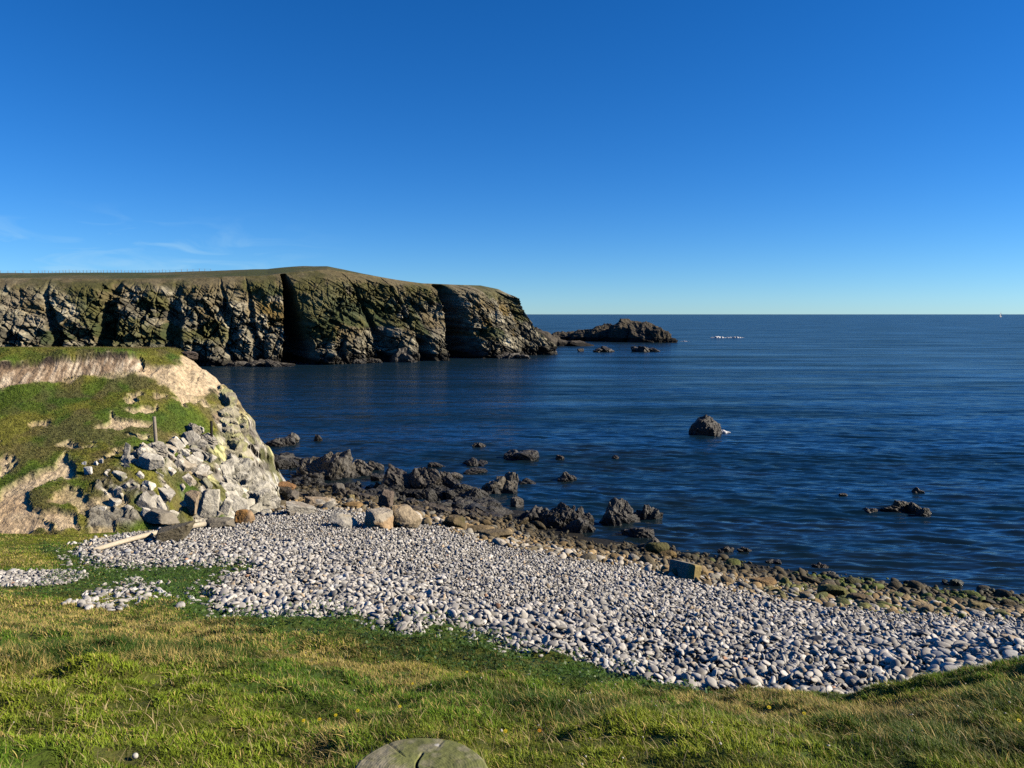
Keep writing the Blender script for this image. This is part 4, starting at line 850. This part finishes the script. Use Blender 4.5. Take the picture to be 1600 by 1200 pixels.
# ------------------------------------------------------------------ grass
def blades(x, y, z, h_, wd, col, lean_dir, lean, seed, segs=2, tipc=1.0):
    r_ = np.random.default_rng(seed); n = len(x)
    fa = r_.uniform(0, 6.28, n); sx, sy = np.cos(fa) * wd * .5, np.sin(fa) * wd * .5
    lx, ly = np.cos(lean_dir) * lean, np.sin(lean_dir) * lean
    ts = [0, .5, 1.0] if segs == 2 else [0, .35, .7, 1.0]
    rows_ = []
    for t in ts[:-1]:
        cx, cy, cz = x + lx * h_ * t ** 1.8, y + ly * h_ * t ** 1.8, z + h_ * (t - .25 * lean * t * t)
        k = 1 - .45 * t
        rows_ += [np.stack([cx - sx * k, cy - sy * k, cz], -1), np.stack([cx + sx * k, cy + sy * k, cz], -1)]
    rows_.append(np.stack([x + lx * h_, y + ly * h_, z + h_ * (1 - .25 * lean)], -1))
    V = np.stack(rows_, 1); m = V.shape[1]; base = (np.arange(n) * m)[:, None]
    quads = [base + np.array([[2 * i, 2 * i + 1, 2 * i + 3, 2 * i + 2]]) for i in range(len(ts) - 2)]
    i = 2 * (len(ts) - 2); tri = base + np.array([[i, i + 1, i + 2]])
    cc = np.repeat(col[:, None], m, 1)
    return V.reshape(-1, 3), quads, tri, cc.reshape(-1, 3)
def grass_obj(name, parts, label):
    Vs, Q, T_, Cs, o = [], [], [], [], 0
    for V, q_, t_, c_ in parts:
        Vs.append(V); Q += [k + o for k in q_]; T_.append(t_ + o); Cs.append(c_); o += len(V)
    ob = mesh_np(name, np.concatenate(Vs), [np.concatenate(Q), np.concatenate(T_)], np.concatenate(Cs), smooth=True, mat=M_grass)
    tag(ob, label, 'grass', kind='stuff'); return ob
parts = []
for y0, y1, dens, wd in ((.9, 1.9, 6000, .0045), (1.9, 3.2, 15000, .0036), (3.2, 4.6, 13000, .0042), (4.6, 7, 8500, .0055), (7, 11, 3800, .008), (11, 24, 1100, .013)):
    xm = .74 * y1 + 1.5; A = 2 * xm * (y1 - y0); n = int(A * dens); r_ = np.random.default_rng(int(y0 * 10))
    x, y = r_.uniform(-xm, xm, n), r_.uniform(y0, y1, n)
    if y0 > 10: k = x < 3; x, y = x[k], y[k]
    k = np.abs(x) < .74 * y + 1.5; x, y = x[k], y[k]
    z = Gnd(x, y); d = np.maximum(sdist(P_SH, x, y), sdist(P_LEFT, x, y)); jit = .12 * r_.normal(size=len(x))
    hdz = np.where((x < -7.4) & (y > 20), Hd_base(x, y), -9)
    dsc = sdist(P_SCAT, x, y)
    k = (d < -.02 + jit) & infrustum(x, y, z, 900) & (hdz < z) & ~((dsc > 0) & (r_.random(len(x)) < .35))
    x, y, z = x[k], y[k], z[k]; n = len(x)
    sa = straw_amount(x, y); cl = sst(-.25, .15, sdp(P_CLOV, x, y, .35))
    isst = r_.random(n) < np.clip(.06 + .50 * sa, 0, .8) * (1 - .8 * cl)
    col = mix(np.ones((n, 3)) * LUSH, OLIVE, np.clip(sst(.35, .65, fbm(x * .6, y * .6, 0, 3, 73)) + .2 * r_.normal(size=n), 0, 1))
    col = mix(col, DARKG, cl * .85)
    col = np.where(isst[:, None], STRAW * r_.uniform(.7, 1.25, n)[:, None], col * r_.uniform(.6, 1.4, n)[:, None])
    tall = sst(.42, .66, fbm(x * .8 + 9, y * .8, 0, 3, 74))
    ms_, dk = patch('moss', x, y), patch('dark', x, y); col = np.where(isst[:, None], col, mix(mix(col, np.array((.33, .41, .028)) * r_.uniform(.7, 1.2, n)[:, None], .65 * ms_), np.array((.045, .10, .016)), .8 * dk))  # dk darkens blades; in the hollow behind the hump this is painted shade
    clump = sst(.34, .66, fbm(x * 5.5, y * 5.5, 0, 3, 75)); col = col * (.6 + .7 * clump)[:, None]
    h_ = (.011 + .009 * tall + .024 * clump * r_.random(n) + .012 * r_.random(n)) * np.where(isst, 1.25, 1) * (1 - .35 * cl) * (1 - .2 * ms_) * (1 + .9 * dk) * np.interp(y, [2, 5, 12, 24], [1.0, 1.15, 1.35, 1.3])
    longb = (r_.random(n) < .026 + .07 * tall * np.clip(sa, 0, 1) + .03 * dk) & (cl < .5)
    h_ = np.where(longb, r_.uniform(.03, .085, n), h_)
    ldir = r_.normal(2.6, 1.3, n); lean = np.abs(r_.normal(.55, .4, n)) + .1 + .25 * longb
    col = np.where((longb & (r_.random(n) < .6))[:, None], np.array((.66, .53, .26)) * r_.uniform(.7, 1.15, n)[:, None], col)
    parts.append(blades(x, y, z - .004, h_, wd * (1 + .35 * ms_) * r_.uniform(.6, 1.3, n) * np.where(longb, .75, 1), col, ldir, lean, int(y0 * 77), 3 if y0 < 4 else 2))
print('grass blades', sum(len(p[2]) for p in parts))
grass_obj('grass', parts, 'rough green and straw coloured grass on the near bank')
# turf of the headland
parts = []
n = 210000; r_ = np.random.default_rng(5)
x, y = r_.uniform(-25, -8.5, n), r_.uniform(21, 40, n); z = bil(HX, HY, HZ, x, y); gr = bil(HX, HY, HGR, x, y)
k = (gr > .55 + .2 * r_.normal(size=n)) & (z > Gnd(x, y) - .02) & (x > -.74 * y - 1); x, y, z = x[k], y[k], z[k]; n = len(x)
col = mix(np.ones((n, 3)) * np.array((.12, .20, .017)), np.array((.24, .235, .032)), np.clip(sst(.38, .62, fbm(x * .7, y * .7, 0, 4, 63)) + .25 * r_.normal(size=n), 0, 1))
col = mix(col, np.array((.06, .13, .013)), .7 * sst(.5, .68, fbm(x * 1.3 + 4, y * 1.3, 0, 4, 64)))
col = mix(col, np.array((.22, .16, .07)), np.clip(.55 * sst(-19.5, -16.5, x) * sst(.42, .6, fbm(x * 1.6, y * 1.6, 0, 4, 65)) + .8 * sst(33.5, 36, y) * (r_.random(n) < .6), 0, 1)) * r_.uniform(.65, 1.35, n)[:, None]
parts.append(blades(x, y, z - .01, r_.uniform(.03, .09, n) * (1 + .9 * sst(34, 37, y)), r_.uniform(.012, .026, n), col, r_.normal(2.6, 1.4, n), np.abs(r_.normal(.5, .35, n)), 91))
grass_obj('headland_turf', parts, 'short green turf on the slope of the near headland')

# dark leafy plants along the top of the shingle
n = 95000; r_ = np.random.default_rng(8)
x, y = r_.uniform(-16, 6, n), r_.uniform(6.3, 24, n); d = sdp(P_CLOV, x, y, .35); k = (d > -.12) & (sdist(P_SH, x, y) < .22 + .1 * r_.normal(size=n)) & (r_.random(n) < np.interp(y, [6, 24], [1, .55])); x, y = x[k], y[k]; z = Gnd(x, y); n = len(x)
clm = fbm(x * 2.2, y * 2.2, 0, 3, 83)
z = z + .02 + r_.uniform(0, 1, n) ** .7 * (.03 + .17 * sst(.4, .7, clm))
ln = r_.uniform(.022, .045, n) * np.interp(y, [6, 20], [.9, 1.3]); ya = r_.uniform(0, 6.28, n); el = r_.normal(.5, .5, n)
ax = np.stack([np.cos(ya) * np.cos(el), np.sin(ya) * np.cos(el), np.sin(el)], -1); bx_ = np.stack([-np.sin(ya), np.cos(ya), 0 * ya], -1) * .42
p0 = np.stack([x, y, z], -1); V = np.stack([p0, p0 + ax * ln[:, None] * .5 + bx_ * ln[:, None], p0 + ax * ln[:, None], p0 + ax * ln[:, None] * .5 - bx_ * ln[:, None]], 1)
col = mix(np.ones((n, 3)) * np.array((.045, .10, .018)), np.array((.15, .25, .04)), r_.random(n) ** 1.5)
ob = mesh_np('leafy_plants', V.reshape(-1, 3), [np.arange(n * 4).reshape(-1, 4)], np.repeat(col, 4, 0), smooth=False, mat=M_leaf)
tag(ob, 'low dark green leafy plants along the upper edge of the shingle', 'plants', kind='stuff')
# tiny pale daisies and seed heads too many to count
n = 420; r_ = np.random.default_rng(18); x, y = r_.uniform(-5, 5.5, n), r_.uniform(2.2, 6.6, n); k = (sdist(P_SH, x, y) < -.2) & (fbm(x * 1.3, y * 1.3, 0, 3, 85) > .5); x, y = x[k], y[k]; n = len(x)
V, Fc, cc = stones(np.stack([x, y, Gnd(x, y) + r_.uniform(.05, .10, n)], -1), r_.uniform(.003, .0075, n)[:, None] * np.array([[1, 1, .5]]), 0, np.ones((n, 3)) * np.array((.62, .58, .46)), 1, 19)
ob = mesh_np('clover_heads', V.reshape(-1, 3), [Fc.reshape(-1, 3)], cc.reshape(-1, 3), mat=M_flower); tag(ob, 'scattered tiny whitish flower heads in the near turf', 'flowers', kind='stuff')

def flower(px, py, rad, colr, label, group=None, ball=False):
    p = hit(px, py); hgt = .07 + .03 * rng.random(); base = np.array([p[0], p[1], float(Gnd(np.array([p[0]]), np.array([p[1]]))[0])])
    t = empty('flower', base); tag(t, label, 'flower', group)
    V, q_, t_, c_ = blades(np.zeros(1), np.zeros(1), np.zeros(1) - .01, np.array([hgt]), np.array([.004]), np.array([[.07, .12, .02]]), np.zeros(1), np.array([.05]), 3)
    mesh_np('stem', V, q_ + [t_], c_, mat=M_grass, parent=t)
    if ball:
        V, Fc = ico(3); V = V * rad * (1 + .05 * rng.normal(size=(len(V), 1))); hgt = .034
        mesh_np('seed_head', V + np.array([0, 0, hgt]), [Fc], np.ones((len(V), 3)) * np.array(colr), mat=M_flower, parent=t)
    else:
        vs2, f2 = [(0, 0, 0)], []
        m_ = 11
        for k in range(m_):
            a = k * 6.283 / m_; i = len(vs2)
            for (rr, da, zz_) in ((.04, -.12, .002), (.85, -.22, .006), (1.0, 0, .004), (.85, .22, .006), (.04, .12, .002)): vs2.append((rad * rr * math.cos(a + da), rad * rr * math.sin(a + da) * 1.0, rad * zz_ * 60 * .5))
            f2.append([i, i + 1, i + 2, i + 3, i + 4])
        V = np.array(vs2); ti = .5; V = np.stack([V[:, 0], V[:, 1] * math.cos(ti) - V[:, 2] * math.sin(ti), V[:, 1] * math.sin(ti) + V[:, 2] * math.cos(ti)], -1)
        mesh_np('petals', V + np.array([0, 0, hgt]), [np.array(f2)], np.ones((len(V), 3)) * np.array(colr), mat=M_flower, parent=t)
        V, Fc = ico(2); mesh_np('flower_centre', V * rad * .3 + np.array([0, -.1 * rad, hgt + rad * .1]), [Fc], np.ones((len(V), 3)) * np.array((.9, .6, .02)), mat=M_flower, parent=t)
for px, py in ((475, 1146), (560, 1150), (500, 1141), (625, 1129), (645, 1097), (790, 1164), (755, 1062), (1255, 1157), (1590, 1162), (1200, 1162), (730, 1098), (525, 1137)):
    flower(px, py, .0095, (.95, .75, .03), 'small yellow flower in the near grass', 'yellow flowers in the near grass')
flower(843, 1160, .009, (.85, .35, .03), 'orange-tinged flower right of the wooden post')
flower(211, 1177, .0125, (.75, .72, .64), 'round white seed head low in the grass at left', ball=True)

# ------------------------------------------------------------------ wooden post in front of the camera
pz = zof(1150, .962); pc = np.array([float(xof(655, .88, pz)), .88, float(pz)]); pr = .083
gz = float(Gnd(np.array([pc[0]]), np.array([pc[1]]))[0]) - .15
post = empty('wooden_post', (pc[0], pc[1], gz)); tag(post, 'thick weathered round post with a cracked green-stained top, close to the camera', 'post')
nr, na = 60, 220
rr = np.concatenate([np.linspace(0, .93, nr), [.965, .99, 1.0]]); aa = np.linspace(0, 2 * math.pi, na, endpoint=False)
RR, AA = np.meshgrid(rr, aa, indexing='ij'); wobr = 1 + .012 * np.sin(3 * AA + 1) + .008 * np.sin(7 * AA)
x, y = RR * np.cos(AA) * wobr * pr, RR * np.sin(AA) * wobr * pr
z = .004 * (1 - RR ** 2) - .006 * sst(.93, 1.0, RR) ** 2 + .0003 * np.sin(RR * 150 + 2 * fbm(x * 10, y * 10, 0, 2, 501)) * sst(0, .3, RR)+ .0015 * (fbm(x * 160, y * 160, 0, 3, 502) - .5)
crk = np.exp(-((x + .002 + .0022 * np.sin(y * 120) + .05 * .02 * np.sin(y * 60)) / (.0011 + .0008 * sst(.01, -.05, y))) ** 2) * sst(.042, .03, y)
rad_ = np.clip(sum(np.exp(-((np.angle(np.exp(1j * (AA - a0))) * RR) / w0) ** 2) * sst(r0, r0 + .12, RR) for a0, r0, w0 in ((.5, .45, .010), (1.25, .6, .008), (2.2, .38, .011), (2.75, .65, .008), (3.6, .5, .01), (4.2, .6, .01), (5.5, .5, .009), (6.0, .68, .008))), 0, 1)
crk2 = .6 * rad_ + np.exp(-((x * .5 + y * .86 - .012) / .0008) ** 2) * sst(-.01, .012, x) * .4
z = z - .014 * crk - .003 * crk2
gn_ = sst(.42, .62, fbm(x * 26 + 3, y * 26, 0, 4, 503) + .16 * np.exp(-((x + .03) / .03) ** 2 - ((y - .02) / .03) ** 2))
col = mix(np.full(x.shape + (3,), 1.) * np.array((.40, .37, .22)), np.array((.25, .29, .07)), .8 * gn_)
col = mix(col, np.array((.58, .52, .38)), .5 * sst(.5, .7, fbm(x * 60, y * 60, 0, 3, 504)))
col = mix(col, np.array((.2, .17, .11)), .13 * sst(.3, .9, np.sin(RR * 150 + 2 * fbm(x * 10, y * 10, 0, 2, 501))))
for (sx, sy, sr) in ((.016, .058, .0035), (-.03, -.03, .004), (-.002, -.045, .003)):
    col = mix(col, np.array((.72, .70, .64)), sst(sr * 1.3, sr * .6, np.hypot(x - sx, y - sy) + .0015 * (fbm(x * 300, y * 300, 0, 2, 505) - .5)))
col = mix(col, np.array((.02, .017, .012)), np.clip(crk + .55 * crk2, 0, 1))
V = np.stack([x, y, z], -1).reshape(-1, 3); idx = np.arange(nr + 3)[:, None] * na + np.arange(na)[None]
q_ = np.stack([idx[:-1], np.roll(idx[:-1], -1, 1), np.roll(idx[1:], -1, 1), idx[1:]], -1).reshape(-1, 4)[:, [0, 3, 2, 1]]
mesh_np('post_top', V + np.array([0, 0, pc[2] - gz]), [q_], col.reshape(-1, 3), mat=M_wood, parent=post)
hh = np.linspace(0, pc[2] - gz - .006, 40); HH, AA = np.meshgrid(hh, aa, indexing='ij')
wv = (1 + .012 * np.sin(3 * AA + 1) + .008 * np.sin(7 * AA)) * pr * (1 - .03 * rid(AA * 3.2, HH * .8, 0, 3, 506) * sst(pc[2] - gz, pc[2] - gz - .03, HH))
V = np.stack([wv * np.cos(AA), wv * np.sin(AA), HH], -1).reshape(-1, 3); idx = np.arange(40)[:, None] * na + np.arange(na)[None]
q_ = np.stack([idx[:-1], np.roll(idx[:-1], -1, 1), np.roll(idx[1:], -1, 1), idx[1:]], -1).reshape(-1, 4)
mesh_np('post_shaft', V, [q_], np.ones((len(V), 3)) * np.array((.36, .31, .2)), mat=M_wood, parent=post)

# ------------------------------------------------------------------ tubes: fence posts, driftwood, fence
def tube(pts, rad, n=10, seed=0, rough=.05, cap=True):
    pts = np.asarray(pts, float); rad = np.broadcast_to(rad, len(pts)); V = []
    for i, p in enumerate(pts):
        d = pts[min(i + 1, len(pts) - 1)] - pts[max(i - 1, 0)]; d = d / np.linalg.norm(d)
        u_ = np.cross(d, (0.3, .2, .93)) if abs(d[2]) < .9 else np.cross(d, (1, 0, 0)); u_ /= np.linalg.norm(u_); v_ = np.cross(d, u_)
        a = np.linspace(0, 2 * math.pi, n, endpoint=False); r1 = rad[i] * (1 + rough * np.sin(a * 3 + seed + i * .3))
        V.append(p + np.outer(np.cos(a) * r1, u_) + np.outer(np.sin(a) * r1, v_))
    V = np.concatenate(V); idx = np.arange(len(pts))[:, None] * n + np.arange(n)[None]
    q_ = np.stack([idx[:-1], np.roll(idx[:-1], -1, 1), np.roll(idx[1:], -1, 1), idx[1:]], -1).reshape(-1, 4)
    caps = np.array([idx[0][::-1], idx[-1]])
    return V, [q_, caps] if cap else [q_]
def fpost(px, py, hpx, wpx, colr, label, lean):
    p = hit(px, py); mpp = (p[1] * cp + (H - p[2]) * sp) / F; hgt = hpx * mpp
    k = np.linspace(-.2, hgt, 9); pts = np.stack([lean * k, 0 * k, k], -1)
    V, f = tube(pts, wpx * mpp * .5 * np.interp(k, [0, hgt], [1.05, .92]), 12, 2)
    o = mesh_np('fence_post', V, f, np.ones((len(V), 3)) * np.array(colr), mat=M_wood, smooth=False); o.location = p; tag(o, label, 'fence post'); return o
fpost(244, 697, 46, 5.2, (.5, .43, .34), 'tall weathered grey fence post standing alone on the headland turf', -.03)
fpost(331, 696, 37, 4.2, (.035, .03, .026), 'shorter blackened fence post among crags beside the lichen rock face', .01)
def gz_at(p, h_): return p + np.array([0, 0, h_])
pa, pb = gz_at(hit(146, 866), .10), gz_at(hit(320, 829), .22)
k = np.linspace(0, 1, 14)[:, None]; pts = pa + (pb - pa) * k + np.stack([0 * k[:, 0], .03 * np.sin(k[:, 0] * 5), .06 * np.sin(k[:, 0] * 3.1)], -1)
o_ = pts[0].copy(); V, f = tube(pts - o_, np.interp(k[:, 0], [0, 1], [.06, .085]), 12, 1, .06)
dw = mesh_np('driftwood_pole', V, f, np.ones((len(V), 3)) * np.array((.85, .74, .56)), mat=M_wood); dw.location = o_
tag(dw, 'long pale driftwood pole lying on cobbles under a grey slab', 'driftwood')

# far fence along the skyline of the cliff top
fence = empty('wire_fence', (0, 0, 0)); tag(fence, 'distant wire fence of thin posts along the grassy skyline above the cliff', 'fence')
PXs, PYs, PZs = [a[NR + 30:] for a in CL]
best = np.argmax((PZs - H) / PYs, 0); cx = np.arange(PZs.shape[1])
lx, ly, lz = PXs[best, cx], PYs[best, cx], PZs[best, cx]; spx, _ = pix(lx, ly, lz)
tops = []
ftar = np.concatenate([np.arange(-60, 60, 12.), np.arange(60, 262, 5.4), np.arange(266, 330, 9.)])
ly = smooth(ly, 41); lx = smooth(lx, 41); lz2 = lz
for px in ftar:
    i = np.argmin(np.abs(spx - px)); base = np.array([lx[i], ly[i], lz2[i]]); hgt = .5 * rng.uniform(.85, 1.15)
    V, f = tube(np.stack([np.array([0, 0, t]) for t in (-.4, hgt * .5, hgt)]) + np.array([rng.uniform(-.02, .02), 0, 0]), .04, 6)
    mesh_np('post', V + base, f, np.ones((len(V), 3)) * np.array((.4, .36, .3)), mat=M_wood, parent=fence); tops.append(base + np.array([0, 0, hgt * .9]))
for dz in (0, -.25):
    V, f = tube(np.array(tops) + np.array([0, 0, dz]), .009, 4); mesh_np('wire', V, f, np.ones((len(V), 3)) * .15, mat=M_wood, parent=fence)

# ------------------------------------------------------------------ concrete block on the beach
c0 = hit(1083, 912); c1 = hit(1043, 901)
dirv = c0 - c1; ln_ = np.linalg.norm(dirv[:2]); e1 = np.array([dirv[0], dirv[1], 0]) / ln_; e1z = dirv / np.linalg.norm(dirv)
e2 = np.array([-e1[1], e1[0], 0]); up = np.cross(e1z, e2); up *= np.sign(up[2]); up = up * math.cos(.22) + e2 * math.sin(.22); e2 = np.cross(up, e1z); e2 /= np.linalg.norm(e2); Ls = np.linalg.norm(dirv); hb = 23 / F * (c0[1] + 2.2) * 1.02; db = .27
bm = bmesh.new(); nx_, ny_, nz_ = 14, 7, 7
bmesh.ops.create_cube(bm, size=1); bmesh.ops.subdivide_edges(bm, edges=bm.edges[:], cuts=9, use_grid_fill=True)
V = np.array([v.co[:] for v in bm.verts]); Fq = np.array([[v.index for v in f.verts] for f in bm.faces]); bm.free()
dd = np.array([Ls, db, hb + .12]); Pm = (V + np.array([.5, .5, .5])) * dd
crn = np.min(np.sort(np.minimum(V + .5, .5 - V), 1)[:, 1]) if False else np.sort(np.minimum(V + .5, .5 - V) * dd, 1)[:, 1]
Pm = Pm - (V / np.abs(V).max()) * (np.maximum(0, .025 - crn)[:, None] * .6) + .012 * (np.stack([fbm(Pm[:, 0] * 5, Pm[:, 1] * 5, Pm[:, 2] * 5 + 9 * k, 3, 601) for k in range(3)], -1) - .5)
Pm[:, 2] -= .12
Pm[:, 1] += .12 * (hb - Pm[:, 2]) * 0
Wv = Pm[:, :1] * e1z + Pm[:, 1:2] * e2 + Pm[:, 2:] * up
col = mix(np.ones((len(V), 3)) * np.array((.60, .53, .40)), np.array((.72, .56, .22)), sst(.7, .95, Pm[:, 0] / Ls + .2 * (fbm(Pm[:, 0] * 4, Pm[:, 1] * 4, Pm[:, 2] * 4, 3, 602) - .5)))
blk = mesh_np('concrete_block', Wv, [Fq], col, smooth=False, mat=M_conc); blk.location = c1 + np.array([0, 0, .07])
tag(blk, 'rectangular concrete block tilted on the shingle near the brown stones', 'block')
landrock(1053, 882, 22, 7, 'flat brown stone resting behind the top of the concrete block', (.24, .18, .11), None)

# ------------------------------------------------------------------ foam
def foam(px, py, wpx, hpx, label, n=40, deep=.5):
    n = n * 2
    D = H / -(((600 - py) / F * cp - sp) / (cp + (600 - py) / F * sp)); mpp = (D * cp + H * sp) / F; r_ = np.random.default_rng(int(px))
    x = r_.uniform(-.5, .5, n) * wpx * mpp; yy = r_.normal(0, deep, n) * wpx * mpp * .12; s1 = hpx * mpp * r_.uniform(.12, .42, n) * (1 - np.abs(x / (wpx * mpp)))
    V, Fc, cc = stones(np.stack([x, yy, s1 * .25], -1), np.stack([s1 * 2.2, s1 * 1.4, s1], -1) * (1 - 1.4 * np.abs(x / (wpx * mpp)))[:, None], 0, np.ones((n, 3)) * .8, 2, int(px))
    o = mesh_np('foam', V.reshape(-1, 3), [Fc.reshape(-1, 3)], cc.reshape(-1, 3), mat=M_foam); o.location = (float(xof(px, D, 0)), D, 0); tag(o, label, 'foam', kind='stuff')
foam(1122, 528, 26, 5, 'white breaking wave crest in open water, left half', 30, .2)
foam(1147, 528, 34, 4.5, 'white breaking wave crest in open water, right half', 36, .2)
foam(1070, 533.5, 16, 2, 'short streak of white foam at the right end of the islet', 18, .3)
foam(1033, 533, 16, 1.6, 'thin white foam along the foot of the islet', 14, .3)
foam(1131, 676, 20, 7, 'white splash beside the black sea stack', 44, .5)

# ------------------------------------------------------------------ sailing boat on the horizon
Db = 2500.; mpb = Db / F; bx0 = float(xof(1563.5, Db, 0))
boat = empty('sailing_boat', (bx0, Db, 0), R(35)); tag(boat, 'tiny white sailing boat far out on the horizon', 'sailing boat')
st_ = np.linspace(0, 1, 15); hw = 1.9 * np.sin(np.clip(st_ * 1.15 + .12, 0, 1.2) / 1.2 * math.pi) ** .7 * (1 - st_ ** 3) + .05
V = []
for s1, h1 in zip(st_, hw):
    X0 = -6 + 13 * s1
    V += [(X0, -h1, 1.3 + .4 * s1), (X0, -h1 * .75, .2), (X0, 0, -.5), (X0, h1 * .75, .2), (X0, h1, 1.3 + .4 * s1), (X0, 0, 1.45 + .4 * s1)]
idx = np.arange(15)[:, None] * 6 + np.arange(6)[None]
q_ = np.stack([idx[:-1], np.roll(idx[:-1], -1, 1), np.roll(idx[1:], -1, 1), idx[1:]], -1).reshape(-1, 4)
mesh_np('hull', np.array(V), [q_, np.array([idx[0], idx[-1]])], np.ones((90, 3)) * .75, mat=M_paint, parent=boat)
V, f = tube([(0.8, 0, 1), (.8, 0, 9), (.8, 0, 17.5)], .14, 8); mesh_np('mast', V, f, np.ones((len(V), 3)) * .5, mat=M_paint, parent=boat)
def sail(name, A, B_, Cc_, belly):
    n = 8; V, f = [], []
    A, B_, Cc_ = map(np.array, (A, B_, Cc_))
    for side in (0, .06):
        for i in range(n + 1):
            for j in range(n + 1):
                t, s1 = i / n, j / n; p = (A * (1 - s1) + Cc_ * s1) * (1 - t) + B_ * t; p = p + np.array([0, belly * math.sin(math.pi * s1) * (1 - t) + side, 0]); V.append(p)
    m_ = (n + 1) ** 2
    for i in range(n):
        for j in range(n):
            a = i * (n + 1) + j; f.append([a, a + 1, a + n + 2, a + n + 1]); f.append([a + m_, a + n + 1 + m_, a + n + 2 + m_, a + 1 + m_])
    mesh_np(name, np.array(V), [np.array(f)], np.ones((len(V), 3)) * .85, mat=M_paint, parent=boat)
sail('mainsail', (.5, 0, 2.6), (.6, 0, 17), (-5.6, .8, 2.8), .7); sail('jib', (6.6, 0, 1.9), (1.0, 0, 15.6), (.2, .9, 2.4), .8)
